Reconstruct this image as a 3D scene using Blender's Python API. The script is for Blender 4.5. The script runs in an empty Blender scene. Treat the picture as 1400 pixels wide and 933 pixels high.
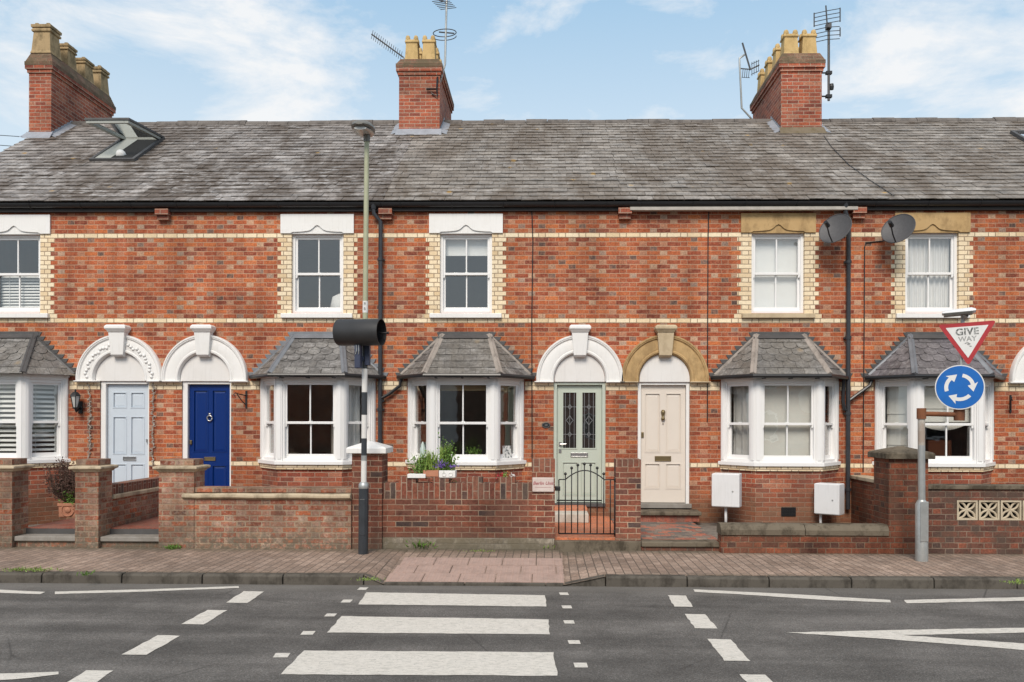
import bpy, bmesh, math, random
from mathutils import Vector, Matrix
R = math.radians
random.seed(7)
SC = bpy.context.scene
COL = SC.collection

# ------------------------------------------------------------------ camera
FPX, CX, CY, YAW, ROLL, CAMZ = 1148.0, 723.0, 575.0, 0.019, 0.0025, 1.75
CAM = Vector((0.0, -14.0, CAMZ))
_f = Vector((-math.sin(YAW), math.cos(YAW), 0))
_r0 = Vector((math.cos(YAW), math.sin(YAW), 0))
_u0 = Vector((0, 0, 1))
CR = _r0 * math.cos(ROLL) + _u0 * math.sin(ROLL)
CU = _u0 * math.cos(ROLL) - _r0 * math.sin(ROLL)
cd = bpy.data.cameras.new('camera')
cam = bpy.data.objects.new('camera', cd)
COL.objects.link(cam)
cam.matrix_world = Matrix(((CR.x, CU.x, -_f.x, CAM.x), (CR.y, CU.y, -_f.y, CAM.y), (CR.z, CU.z, -_f.z, CAM.z), (0, 0, 0, 1)))
cd.sensor_width = 36
cd.lens = FPX / 1400 * 36
cd.shift_x = (700 - CX) / 1400
cd.shift_y = (CY - 466.5) / 1400
cd.clip_start = 0.1
cd.clip_end = 5000
SC.camera = cam

# ------------------------------------------------------------------ world, sun, exposure
SUN_EL, SUN_AZ = R(43), math.atan2(-0.16, -0.95)
w = bpy.data.worlds.new('World'); SC.world = w; w.use_nodes = True
nt = w.node_tree
nt.nodes.clear()
out = nt.nodes.new('ShaderNodeOutputWorld'); bg = nt.nodes.new('ShaderNodeBackground')
sky = nt.nodes.new('ShaderNodeTexSky'); sky.sky_type = 'NISHITA'; sky.sun_disc = False
sky.sun_elevation = SUN_EL; sky.sun_rotation = SUN_AZ; sky.dust_density = 1.5; sky.ozone_density = 1.2; sky.air_density = 1.0
tc = nt.nodes.new('ShaderNodeTexCoord')
mp = nt.nodes.new('ShaderNodeMapping'); mp.inputs['Scale'].default_value = (1.0, 1.0, 2.4); mp.inputs['Location'].default_value = (0.35, 0.1, 0.25); mp.inputs['Rotation'].default_value = (0, R(-24), 0)
n1 = nt.nodes.new('ShaderNodeTexNoise'); n1.inputs['Scale'].default_value = 5.0; n1.inputs['Detail'].default_value = 9; n1.inputs['Roughness'].default_value = 0.62; n1.inputs['Distortion'].default_value = 0.35
rp = nt.nodes.new('ShaderNodeValToRGB'); rp.color_ramp.elements[0].position = 0.51; rp.color_ramp.elements[1].position = 0.70
rp.color_ramp.elements[0].color = (0, 0, 0, 1); rp.color_ramp.elements[1].color = (0.92, 0.92, 0.92, 1)
mx = nt.nodes.new('ShaderNodeMix'); mx.data_type = 'RGBA'
mx.inputs['B'].default_value = (5.75, 5.8, 5.85, 1)
L = nt.links.new
hs = nt.nodes.new('ShaderNodeMix'); hs.data_type = 'RGBA'; hs.inputs['Factor'].default_value = 0.80
sz = nt.nodes.new('ShaderNodeSeparateXYZ'); L(tc.outputs['Generated'], sz.inputs[0])
sg_ = nt.nodes.new('ShaderNodeValToRGB'); sg_.color_ramp.elements.new(0.5)
for e_, (p_, c_) in zip(sg_.color_ramp.elements, ((0.28, (0.49, 0.575, 0.63)), (0.47, (0.265, 0.425, 0.575)), (1.0, (0.42, 0.42, 0.41)))):
    e_.position = p_; e_.color = c_ + (1,)
sm_ = nt.nodes.new('ShaderNodeVectorMath'); sm_.operation = 'SCALE'; sm_.inputs['Scale'].default_value = 9.3
L(sz.outputs[2], sg_.inputs[0]); L(sg_.outputs[0], sm_.inputs[0]); L(sm_.outputs[0], hs.inputs['B'])
L(tc.outputs['Generated'], mp.inputs['Vector']); L(mp.outputs[0], n1.inputs['Vector']); 
# a few cloud banks where they stand in the sky, broken up by the noise
acc = None
for (px_, py_, wd_, am_) in ((335, 30, 0.990, .07), (300, 155, 0.990, .06), (5, 125, 0.994, .10), (1300, 100, 0.988, .075), (1390, 20, 0.99, .05), (1180, 145, 0.993, .05)):
    dv_ = Vector(((px_ - 723.0) / 1148.0, 1.0, (575.0 - py_) / 1148.0)).normalized()
    dn_ = nt.nodes.new('ShaderNodeVectorMath'); dn_.operation = 'DOT_PRODUCT'; L(tc.outputs['Generated'], dn_.inputs[0]); dn_.inputs[1].default_value = dv_
    mr_ = nt.nodes.new('ShaderNodeMapRange'); mr_.interpolation_type = 'SMOOTHSTEP'; L(dn_.outputs['Value'], mr_.inputs[0])
    mr_.inputs[1].default_value = wd_; mr_.inputs[2].default_value = 1.0; mr_.inputs[3].default_value = 0.0; mr_.inputs[4].default_value = am_
    if acc is None: acc = mr_.outputs[0]
    else:
        ad_ = nt.nodes.new('ShaderNodeMath'); ad_.operation = 'ADD'; L(acc, ad_.inputs[0]); L(mr_.outputs[0], ad_.inputs[1]); acc = ad_.outputs[0]
ad_ = nt.nodes.new('ShaderNodeMath'); ad_.operation = 'ADD'; L(acc, ad_.inputs[0]); L(n1.outputs[0], ad_.inputs[1]); L(ad_.outputs[0], rp.inputs[0])
L(sky.outputs[0], hs.inputs['A']); L(hs.outputs['Result'], mx.inputs['A']); L(rp.outputs[0], mx.inputs['Factor']); L(mx.outputs['Result'], bg.inputs[0]); L(bg.outputs[0], out.inputs[0])
bg.inputs[1].default_value = 0.0785
sd = bpy.data.lights.new('sun', 'SUN'); so = bpy.data.objects.new('sun', sd); COL.objects.link(so)
sd.energy = 1.5; sd.angle = R(24); sd.color = (1.0, 0.91, 0.80)
_sd = Vector((math.sin(SUN_AZ) * math.cos(SUN_EL), math.cos(SUN_AZ) * math.cos(SUN_EL), math.sin(SUN_EL)))
so.rotation_euler = _sd.to_track_quat('Z', 'Y').to_euler(); so.location = (-10, -25, 30)
SC.view_settings.view_transform = 'Standard'; SC.view_settings.look = 'None'; SC.view_settings.gamma = 1
SC.view_settings.use_curve_mapping = False
SC.view_settings.exposure = 1.05
SC.render.engine = 'CYCLES'
SC.cycles.max_bounces = 8; SC.cycles.transparent_max_bounces = 16; SC.cycles.diffuse_bounces = 4
SC.cycles.use_denoising = True

# ------------------------------------------------------------------ pixel -> world
def ray(px, py):
    return _f + CR * ((px - CX) / FPX) - CU * ((py - CY) / FPX)
def P(px, py, Y=0.0):
    d = ray(px, py); t = (Y - CAM.y) / d.y
    p = CAM + d * t
    return p.x, p.z
def PX(px, Y=0.0, py=520): return P(px, py, Y)[0]
def PZ(py, Y=0.0, px=700): return P(px, py, Y)[1]
def G(px, py, z=0.0):
    d = ray(px, py); t = (z - CAM.z) / d.z
    p = CAM + d * t
    return p.x, p.y

# ------------------------------------------------------------------ object helpers
def tag(o, label=None, cat=None, group=None, kind=None):
    if label: o['label'] = label
    if cat: o['category'] = cat
    if group: o['group'] = group
    if kind: o['kind'] = kind
    return o
def rootloc(o):
    while o.parent: o = o.parent
    return Vector(o.location)
def thing(name, loc, label, cat, group=None):
    o = bpy.data.objects.new(name, None); COL.objects.link(o)
    o.empty_display_size = 0.2; o.location = loc
    return tag(o, label, cat, group)

class MB:
    def __init__(s, M=None):
        s.v = []; s.f = []; s.M = M
    def add(s, vs, fs):
        b = len(s.v)
        for p in vs:
            p = Vector(p)
            s.v.append(s.M @ p if s.M else p)
        for f in fs: s.f.append(tuple(b + i for i in f))
    def box(s, x0, x1, y0, y1, z0, z1):
        if x0 > x1: x0, x1 = x1, x0
        if y0 > y1: y0, y1 = y1, y0
        if z0 > z1: z0, z1 = z1, z0
        s.add([(x0, y0, z0), (x1, y0, z0), (x1, y1, z0), (x0, y1, z0), (x0, y0, z1), (x1, y0, z1), (x1, y1, z1), (x0, y1, z1)],
              [(0, 3, 2, 1), (4, 5, 6, 7), (0, 1, 5, 4), (1, 2, 6, 5), (2, 3, 7, 6), (3, 0, 4, 7)]); return s
    def quad(s, a, b, c, d):
        s.add([a, b, c, d], [(0, 1, 2, 3)]); return s
    def prism(s, pts, y0, y1):      # pts (x,z) counter-clockwise seen from -y, extruded y0..y1 (y0 is the front)
        n = len(pts)
        s.add([(x, y0, z) for x, z in pts] + [(x, y1, z) for x, z in pts],
              [tuple(range(n)), tuple(range(2 * n - 1, n - 1, -1))] + [(i, i + n, (i + 1) % n + n, (i + 1) % n) for i in range(n)]); return s
    def prismz(s, pts, z0, z1):     # pts (x,y) counter-clockwise seen from above
        n = len(pts)
        s.add([(x, y, z0) for x, y in pts] + [(x, y, z1) for x, y in pts],
              [tuple(range(n - 1, -1, -1)), tuple(range(n, 2 * n))] + [(i, (i + 1) % n, (i + 1) % n + n, i + n) for i in range(n)]); return s
    def loft(s, rings, cap=True):   # rings of equal length
        n = len(rings[0]); vs = [p for r in rings for p in r]; fs = []
        for k in range(len(rings) - 1):
            for i in range(n):
                a = k * n + i; b = k * n + (i + 1) % n
                fs.append((a, b, b + n, a + n))
        if cap:
            fs.append(tuple(range(n - 1, -1, -1))); m = (len(rings) - 1) * n; fs.append(tuple(range(m, m + n)))
        s.add(vs, fs); return s
    def tube(s, pts, r, n=8, cap=True):
        pts = [Vector(p) for p in pts]; rs = r if isinstance(r, (list, tuple)) else [r] * len(pts)
        rings = []; prev = None
        for i, p in enumerate(pts):
            t = (pts[min(i + 1, len(pts) - 1)] - pts[max(i - 1, 0)]).normalized()
            if prev is None:
                a = Vector((0, 0, 1)) if abs(t.z) < 0.9 else Vector((1, 0, 0))
                u = t.cross(a).normalized()
            else:
                u = (prev - t * prev.dot(t)).normalized()
            prev = u; v = t.cross(u)
            rings.append([p + (u * math.cos(2 * math.pi * k / n) + v * math.sin(2 * math.pi * k / n)) * rs[i] for k in range(n)])
        return s.loft(rings, cap)
    def lathe(s, prof, c=(0, 0, 0), n=20, cap=True):   # prof (r,z)
        c = Vector(c)
        return s.loft([[c + Vector((r * math.cos(2 * math.pi * k / n), r * math.sin(2 * math.pi * k / n), z)) for k in range(n)] for r, z in prof], cap)
    def sqlathe(s, prof, c=(0, 0, 0)):                 # square rings, prof (half size, z)
        c = Vector(c)
        return s.loft([[c + Vector((sx * r, sy * r, z)) for sx, sy in ((-1, -1), (1, -1), (1, 1), (-1, 1))] for r, z in prof])
    def ring(s, x0, x1, z0, z1, w, y0, y1, wb=None, wt=None):   # rectangular frame in the xz plane
        wb = w if wb is None else wb; wt = w if wt is None else wt
        s.box(x0, x0 + w, y0, y1, z0, z1); s.box(x1 - w, x1, y0, y1, z0, z1)
        s.box(x0 + w, x1 - w, y0 + .001, y1, z0, z0 + wb); s.box(x0 + w, x1 - w, y0 + .001, y1, z1 - wt, z1); return s
    def build(s, name, mat, parent=None, smooth=False, bevel=0, loc=None):
        me = bpy.data.meshes.new(name); o = bpy.data.objects.new(name, me); COL.objects.link(o)
        if parent is not None:
            o.parent = parent; org = rootloc(parent)
        else:
            if loc is None:
                xs = [p.x for p in s.v]; ys = [p.y for p in s.v]; zs = [p.z for p in s.v]
                loc = ((min(xs) + max(xs)) / 2, (min(ys) + max(ys)) / 2, min(zs))
            org = Vector(loc); o.location = org
        me.from_pydata([tuple(p - org) for p in s.v], [], s.f)
        me.update()
        me.materials.append(mat)
        if smooth:
            for p in me.polygons: p.use_smooth = True
            if smooth is not True:
                me.set_sharp_from_angle(angle=R(smooth))
        if bevel:
            m = o.modifiers.new('bevel', 'BEVEL'); m.width = bevel; m.segments = 2; m.limit_method = 'ANGLE'; m.angle_limit = R(40)
        return o

def text_obj(body, size, M, mat, parent, name='lettering', ext=0.001, off=0.0, shear=0.0, spacing=1.0, align='CENTER'):
    cu = bpy.data.curves.new(name, 'FONT'); cu.body = body; cu.size = size; cu.extrude = ext; cu.offset = off; cu.shear = shear
    cu.align_x = align; cu.align_y = 'CENTER'; cu.space_character = spacing
    t = bpy.data.objects.new('tmp', cu); COL.objects.link(t)
    dg = bpy.context.evaluated_depsgraph_get()
    me = bpy.data.meshes.new_from_object(t.evaluated_get(dg)); bpy.data.objects.remove(t)
    me.name = name
    M2 = Matrix.Translation(-rootloc(parent)) @ M
    me.transform(M2)
    me.materials.clear(); me.materials.append(mat)
    o = bpy.data.objects.new(name, me); COL.objects.link(o); o.parent = parent
    return o
def face_M(origin, xdir, inward):     # local x along the face, y into the building, z up
    x = Vector((xdir[0], xdir[1], 0)).normalized(); y = Vector((inward[0], inward[1], 0)).normalized()
    return Matrix(((x.x, y.x, 0, origin[0]), (x.y, y.y, 0, origin[1]), (0, 0, 1, origin[2]), (0, 0, 0, 1)))
def text_M(p, xdir=(1, 0, 0), up=(0, 0, 1)):
    x = Vector(xdir).normalized(); y = Vector(up).normalized(); z = x.cross(y)
    return Matrix(((x.x, y.x, z.x, p[0]), (x.y, y.y, z.y, p[1]), (x.z, y.z, z.z, p[2]), (0, 0, 0, 1)))

# ------------------------------------------------------------------ materials
class NG:
    def __init__(s, name):
        s.mat = bpy.data.materials.new(name); s.mat.use_nodes = True
        s.nt = s.mat.node_tree; s.b = s.nt.nodes['Principled BSDF']
    def n(s, t, **k):
        x = s.nt.nodes.new(t)
        for a, b in k.items(): setattr(x, a, b)
        return x
    def put(s, sock, val):
        if isinstance(val, bpy.types.NodeSocket): s.nt.links.new(val, sock)
        else: sock.default_value = val
    def m(s, op, a, b=0.0, c=0.0, clamp=False):
        x = s.n('ShaderNodeMath', operation=op, use_clamp=clamp)
        for i, v in enumerate((a, b, c)): s.put(x.inputs[i], v)
        return x.outputs[0]
    def mix(s, f, a, b, mode='MIX'):
        x = s.n('ShaderNodeMix', data_type='RGBA', blend_type=mode)
        for k, v in (('Factor', f), ('A', a), ('B', b)):
            if isinstance(v, tuple) and len(v) == 3: v = v + (1,)
            s.put(x.inputs[k], v)
        return x.outputs['Result']
    def ramp(s, f, els, interp='LINEAR'):
        x = s.n('ShaderNodeValToRGB'); cr = x.color_ramp; cr.interpolation = interp
        while len(cr.elements) < len(els): cr.elements.new(0.5)
        for e, (p, c) in zip(cr.elements, els):
            e.position = p; e.color = (c, c, c, 1) if not isinstance(c, tuple) else (c + (1,) if len(c) == 3 else c)
        s.put(x.inputs[0], f); return x.outputs[0]
    def noise(s, scale, detail=4, rough=0.55, vec=None, dist=0.0):
        x = s.n('ShaderNodeTexNoise'); x.inputs['Scale'].default_value = scale; x.inputs['Detail'].default_value = detail
        x.inputs['Roughness'].default_value = rough; x.inputs['Distortion'].default_value = dist
        s.put(x.inputs['Vector'], vec if vec is not None else s.pos()); return x.outputs[0]
    def geo(s):
        if not hasattr(s, '_g'): s._g = s.n('ShaderNodeNewGeometry')
        return s._g
    def pos(s): return s.geo().outputs['Position']
    def xyz(s, v):
        x = s.n('ShaderNodeSeparateXYZ'); s.put(x.inputs[0], v); return x.outputs
    def comb(s, a, b, c=0.0):
        x = s.n('ShaderNodeCombineXYZ')
        for i, v in enumerate((a, b, c)): s.put(x.inputs[i], v)
        return x.outputs[0]
    def scalev(s, v, k):
        x = s.n('ShaderNodeVectorMath', operation='MULTIPLY'); s.put(x.inputs[0], v); x.inputs[1].default_value = k; return x.outputs[0]
    def bump(s, h, strength=0.5, dist=0.01):
        x = s.n('ShaderNodeBump'); x.inputs['Strength'].default_value = strength; x.inputs['Distance'].default_value = dist
        s.put(x.inputs['Height'], h); s.nt.links.new(x.outputs[0], s.b.inputs['Normal']); return x
    def col(s, c):
        s.put(s.b.inputs['Base Color'], c + (1,) if isinstance(c, tuple) and len(c) == 3 else c)
    def set(s, rough=0.6, metal=0.0, spec=0.5):
        s.put(s.b.inputs['Roughness'], rough); s.b.inputs['Metallic'].default_value = metal; s.b.inputs['Specular IOR Level'].default_value = spec
        return s

def plain(name, c, rough=0.5, metal=0.0, var=0.08, scale=6.0, bump=0.0, spec=0.5):
    g = NG(name)
    k = g.noise(scale, 5, 0.6)
    g.col(g.mix(k, tuple(max(0, x * (1 - var * 1.6)) for x in c), tuple(min(1, x * (1 + var * 1.2)) for x in c)))
    g.set(rough, metal, spec)
    if bump: g.bump(g.noise(scale * 12, 4), bump, 0.004)
    return g.mat

def wallcoords(g):
    p = g.xyz(g.pos()); nn = g.xyz(g.geo().outputs['True Normal'])
    u = g.m('SUBTRACT', g.m('MULTIPLY', p[1], nn[0]), g.m('MULTIPLY', p[0], nn[1]))
    flat = g.m('GREATER_THAN', g.m('ABSOLUTE', nn[2]), 0.75)
    inv = g.m('SUBTRACT', 1.0, flat)
    u = g.m('ADD', g.m('MULTIPLY', u, inv), g.m('MULTIPLY', p[0], flat))
    v = g.m('ADD', g.m('MULTIPLY', p[2], inv), g.m('MULTIPLY', p[1], flat))
    return u, v

def brick_mat(name, ramp, mortar, bond='flemish', course=0.075, length=0.225, joint=0.010, dirt=0.0, dirtcol=(0.16, 0.13, 0.10),
              vphase=0.0, seed=0.0, wear=0.0, weather=0.22, rough=0.85, rot=False, lowdirt=0.0, lowz=0.45, lowcol=(0.13, 0.115, 0.085), mvar=0.5, rag=0.006, speck=1.0, streak=0.0, ydirt=None, headramp=None, tight=1.0, mott=0.0, wearcol=(0.46, 0.32, 0.24), lowbreak=0.0):
    g = NG(name)
    u, v = wallcoords(g)
    if rot: u, v = v, u
    wob = g.noise(9.0, 3)
    wob2 = g.noise(60.0, 3)
    v = g.m('ADD', g.m('ADD', v, vphase), g.m('MULTIPLY', g.m('SUBTRACT', wob, 0.5), 0.012))
    u = g.m('ADD', u, g.m('MULTIPLY', g.m('SUBTRACT', g.noise(7.0, 2), 0.5), 0.02))
    rv = g.m('DIVIDE', v, course); row = g.m('FLOOR', rv); fv = g.m('FRACT', rv)
    odd = g.m('MULTIPLY', g.m('FRACT', g.m('MULTIPLY', row, 0.5)), 1.0)     # 0 or .5
    if bond == 'flemish':
        per = length * 1.5
        s = g.m('ADD', g.m('DIVIDE', u, per), odd)
        idn = g.m('FLOOR', s); f = g.m('FRACT', s)
        head = g.m('GREATER_THAN', f, 0.667)
        d1 = g.m('MINIMUM', f, g.m('ABSOLUTE', g.m('SUBTRACT', f, 0.667)))
        du = g.m('MULTIPLY', g.m('MINIMUM', d1, g.m('SUBTRACT', 1.0, f)), per)
        idn = g.m('ADD', g.m('MULTIPLY', idn, 2.0), head)
    else:
        s = g.m('ADD', g.m('DIVIDE', u, length), odd)
        idn = g.m('FLOOR', s); f = g.m('FRACT', s); head = None
        du = g.m('MULTIPLY', g.m('MINIMUM', f, g.m('SUBTRACT', 1.0, f)), length)
    if tight != 1.0: du = g.m('MULTIPLY', du, tight)
    dv = g.m('MULTIPLY', g.m('MINIMUM', fv, g.m('SUBTRACT', 1.0, fv)), course)
    d = g.m('ADD', g.m('MINIMUM', du, dv), g.m('MULTIPLY', g.m('SUBTRACT', wob2, 0.5), rag))
    mr = g.n('ShaderNodeMapRange', interpolation_type='SMOOTHSTEP'); g.put(mr.inputs[0], d)
    mr.inputs[1].default_value = joint * 0.35; mr.inputs[2].default_value = joint * 0.75
    mask = mr.outputs[0]
    wn = g.n('ShaderNodeTexWhiteNoise', noise_dimensions='3D'); g.put(wn.inputs['Vector'], g.comb(idn, row, seed))
    rnd = wn.outputs['Value']
    if head is not None:
        t = g.m('ADD', g.m('MULTIPLY', rnd, g.m('ADD', 0.80, g.m('MULTIPLY', head, -0.20))), g.m('MULTIPLY', head, 0.40), clamp=True)
    else: t = rnd
    if headramp:
        c = g.mix(head, g.ramp(rnd, ramp), g.ramp(rnd, headramp))
    else:
        c = g.ramp(t, ramp, 'LINEAR')
    if mott:
        mo = g.noise(17.0, 4, 0.7, g.comb(u, v, g.m('MULTIPLY', rnd, 9.0)))
        c = g.mix(g.ramp(mo, [(0.46, 0.0), (0.62, mott)]), c, (0.43, 0.185, 0.105))
        c = g.mix(g.ramp(mo, [(0.36, mott * .8), (0.46, 0.0)]), c, (0.17, 0.055, 0.036))
    sp = g.noise(38.0, 5, 0.65)
    c = g.mix(1.0, c, g.ramp(sp, [(0.36, 1 - .3 * speck), (0.5, 1.0), (0.66, 1 + .3 * speck)]), 'MULTIPLY')
    if wear:
        wv = g.ramp(g.noise(22.0, 5, 0.7), [(0.51, 0.0), (0.60, wear)])
        c = g.mix(wv, c, wearcol)
    mc = g.mix(g.noise(14.0, 4), tuple(x * (1 - mvar * .5) for x in mortar), tuple(min(1, x * (1 + mvar * .5)) for x in mortar))
    c = g.mix(mask, mc, c)
    if weather:
        c = g.mix(1.0, c, g.ramp(g.noise(0.9, 6, 0.6), [(0.38, 1 - weather), (0.62, 1 + weather * .6)]), 'MULTIPLY')
    if streak:
        sv = g.noise(1.0, 5, 0.6, g.scalev(g.pos(), (3.2, 3.2, 0.30)))
        c = g.mix(1.0, c, g.ramp(sv, [(0.36, 1 - streak), (0.54, 1.0), (0.66, 1 + streak * .35)]), 'MULTIPLY')
    if dirt:
        dm = g.ramp(g.noise(3.2, 6, 0.68), [(0.44, 0.0), (0.58, dirt)])
        c = g.mix(dm, c, dirtcol)
    if lowdirt:
        z = g.xyz(g.pos())[2]
        lm = g.m('MULTIPLY', g.ramp(g.m('ADD', z, g.m('MULTIPLY', g.noise(5, 5), 0.35)), [(lowz * .45, 1.0), (lowz, 0.0)]), lowdirt)
        if lowbreak: lm = g.m('MULTIPLY', lm, g.ramp(g.noise(16, 5, 0.7), [(0.42, 1 - lowbreak), (0.56, 1.0)]))
        c = g.mix(lm, c, lowcol)
    if ydirt:
        yy = g.m('ADD', g.xyz(g.pos())[1], g.m('MULTIPLY', g.m('SUBTRACT', g.noise(4.0, 5, 0.65), 0.5), 0.55))
        for a_, b_, k_ in ydirt:
            mr = g.n('ShaderNodeMapRange'); g.put(mr.inputs[0], yy); mr.inputs[1].default_value = a_; mr.inputs[2].default_value = b_
            c = g.mix(g.m('MULTIPLY', mr.outputs[0], k_), c, (0.085, 0.078, 0.05))
    g.col(c); g.set(rough, 0, 0.3)
    h = g.m('ADD', g.m('MULTIPLY', mask, 0.7), g.m('MULTIPLY', sp, 0.35))
    g.bump(h, 0.55, 0.008)
    return g.mat

RED = [(0.0, (0.20, 0.048, 0.031)), (0.16, (0.27, 0.066, 0.038)), (0.40, (0.345, 0.088, 0.046)), (0.60, (0.42, 0.115, 0.054)), (0.76, (0.29, 0.082, 0.050)),
       (0.84, (0.37, 0.155, 0.10)), (0.90, (0.45, 0.27, 0.18)), (0.935, (0.38, 0.24, 0.16)), (0.955, (0.27, 0.095, 0.062)), (0.975, (0.15, 0.08, 0.062)), (1.0, (0.11, 0.068, 0.058))]
RED2 = [(0.0, (0.20, 0.052, 0.034)), (0.3, (0.32, 0.080, 0.044)), (0.55, (0.40, 0.105, 0.052)), (0.75, (0.32, 0.085, 0.05)), (0.9, (0.44, 0.17, 0.10)), (1.0, (0.20, 0.085, 0.06))]
STRET = [(0.0, (0.20, 0.050, 0.029)), (0.12, (0.28, 0.064, 0.032)), (0.40, (0.39, 0.094, 0.037)), (0.70, (0.46, 0.122, 0.044)), (0.86, (0.54, 0.16, 0.052)), (0.93, (0.37, 0.11, 0.058)), (1.0, (0.22, 0.072, 0.048))]
HEADR = [(0.0, (0.33, 0.082, 0.038)), (0.28, (0.41, 0.12, 0.055)), (0.50, (0.42, 0.165, 0.092)), (0.68, (0.45, 0.245, 0.155)), (0.79, (0.52, 0.35, 0.235)), (0.86, (0.36, 0.26, 0.20)), (0.92, (0.25, 0.17, 0.135)), (0.97, (0.13, 0.085, 0.07)), (1.0, (0.10, 0.07, 0.06))]
GHEAD = [(0.0, (0.30, 0.10, 0.065)), (0.3, (0.36, 0.18, 0.13)), (0.6, (0.40, 0.25, 0.19)), (0.8, (0.44, 0.32, 0.24)), (1.0, (0.16, 0.10, 0.08))]
GARD = [(0.0, (0.20, 0.060, 0.038)), (0.25, (0.40, 0.105, 0.052)), (0.45, (0.33, 0.135, 0.085)), (0.62, (0.50, 0.125, 0.045)), (0.78, (0.36, 0.165, 0.11)), (0.9, (0.44, 0.27, 0.17)), (1.0, (0.15, 0.08, 0.06))]
BROWN = [(0.0, (0.13, 0.046, 0.032)), (0.35, (0.21, 0.068, 0.042)), (0.6, (0.27, 0.086, 0.048)), (0.85, (0.17, 0.063, 0.043)), (1.0, (0.07, 0.05, 0.045))]
DARK = [(0.0, (0.075, 0.038, 0.030)), (0.35, (0.13, 0.055, 0.038)), (0.6, (0.22, 0.072, 0.042)), (0.85, (0.11, 0.056, 0.044)), (1.0, (0.07, 0.05, 0.042))]
M = {}
M['facade'] = brick_mat('facade_brick', STRET, (0.48, 0.30, 0.20), weather=0.2, joint=0.0100, headramp=HEADR, tight=1.7, mott=0.45, rag=0.008, lowdirt=0.65, lowz=1.1, lowcol=(0.14, 0.085, 0.05), streak=0.22)
M['bay_brick'] = brick_mat('bay_base_brick', RED2, (0.43, 0.30, 0.22), bond='stretcher', weather=0.3, seed=4.0, dirt=0.25, lowdirt=0.65, lowz=1.1, lowcol=(0.14, 0.085, 0.05))
M['cream'] = brick_mat('cream_brick', [(0, (0.68, 0.51, 0.31)), (0.4, (0.82, 0.67, 0.46)), (0.8, (0.84, 0.71, 0.51)), (1, (0.70, 0.53, 0.33))], (0.34, 0.25, 0.17), length=0.225, weather=0.12, joint=0.0125, rough=0.8, speck=0.3)
M['chimney'] = brick_mat('chimney_brick', RED2, (0.44, 0.33, 0.25), bond='stretcher', seed=9.0, weather=0.3, dirt=0.15)
M['chimney_cap'] = brick_mat('chimney_cap_brick', [(0, (0.12, 0.075, 0.05)), (0.5, (0.20, 0.10, 0.065)), (1, (0.22, 0.14, 0.09))], (0.20, 0.16, 0.11), bond='stretcher', seed=3.0, dirt=0.8, dirtcol=(0.105, 0.083, 0.048))
M['garden_brick'] = brick_mat('old_garden_brick', GARD, (0.40, 0.295, 0.205), seed=12.0, joint=0.0155, wear=0.5, wearcol=(0.50, 0.38, 0.30), dirt=0.4, dirtcol=(0.17, 0.10, 0.07), headramp=GHEAD, mott=0.5, lowbreak=0.75, lowdirt=0.85, lowz=0.60, streak=0.3, weather=0.45, rag=0.014)
M['wall_brick'] = brick_mat('brown_garden_brick', BROWN, (0.38, 0.27, 0.19), bond='stretcher', seed=15.0, joint=0.010, dirt=0.35, dirtcol=(0.17, 0.085, 0.058), lowdirt=0.5, streak=0.25, weather=0.35)
M['dark_brick'] = brick_mat('dark_pillar_brick', DARK, (0.21, 0.155, 0.115), bond='flemish', seed=18.0, joint=0.010, dirt=0.7, dirtcol=(0.085, 0.060, 0.046), weather=0.35)
M['pillar_brick'] = brick_mat('sooty_red_pillar_brick', [(0.0, (0.10, 0.040, 0.028)), (0.35, (0.21, 0.066, 0.036)), (0.6, (0.28, 0.083, 0.04)), (0.85, (0.14, 0.052, 0.034)), (1.0, (0.075, 0.042, 0.034))], (0.22, 0.152, 0.102), seed=51.0, dirt=0.6, dirtcol=(0.11, 0.058, 0.038), weather=0.4, streak=0.3, rag=0.012)
M['soldier'] = brick_mat('brick_on_edge', BROWN, (0.36, 0.27, 0.2), bond='stretcher', seed=21.0, rot=True, dirt=0.3, joint=0.010)
M['paver'] = brick_mat('block_paving', [(0, (0.25, 0.178, 0.137)), (0.5, (0.315, 0.226, 0.176)), (1, (0.375, 0.275, 0.218))], (0.125, 0.095, 0.074), bond='stretcher', course=0.102, length=0.205, joint=0.011, rot=True, seed=30.0, dirt=0.22, dirtcol=(0.17, 0.145, 0.125), weather=0.22, rough=0.9, ydirt=((-3.05, -2.72, 0.65), (-4.30, -4.50, 0.35)))
M['redtile'] = brick_mat('red_quarry_tile', [(0, (0.24, 0.075, 0.05)), (0.5, (0.33, 0.10, 0.065)), (1, (0.27, 0.12, 0.085))], (0.2, 0.13, 0.1), bond='stretcher', course=0.11, length=0.11, seed=33.0, dirt=0.4, dirtcol=(0.17, 0.12, 0.10), rough=0.6, joint=0.006)
M['orangetile'] = brick_mat('orange_quarry_tile', [(0, (0.50, 0.155, 0.07)), (0.5, (0.58, 0.19, 0.09)), (1, (0.50, 0.18, 0.10))], (0.36, 0.2, 0.14), bond='stretcher', course=0.16, length=0.16, seed=35.0, dirt=0.25, rough=0.6, joint=0.006)
M['mixtile'] = brick_mat('mixed_quarry_tile', [(0, (0.36, 0.10, 0.06)), (0.45, (0.42, 0.15, 0.09)), (0.5, (0.11, 0.10, 0.095)), (0.8, (0.15, 0.125, 0.11)), (1, (0.30, 0.22, 0.17))], (0.15, 0.13, 0.11), bond='stretcher', course=0.15, length=0.15, seed=37.0, dirt=0.45, dirtcol=(0.2, 0.17, 0.14), rough=0.7, joint=0.007)

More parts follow.
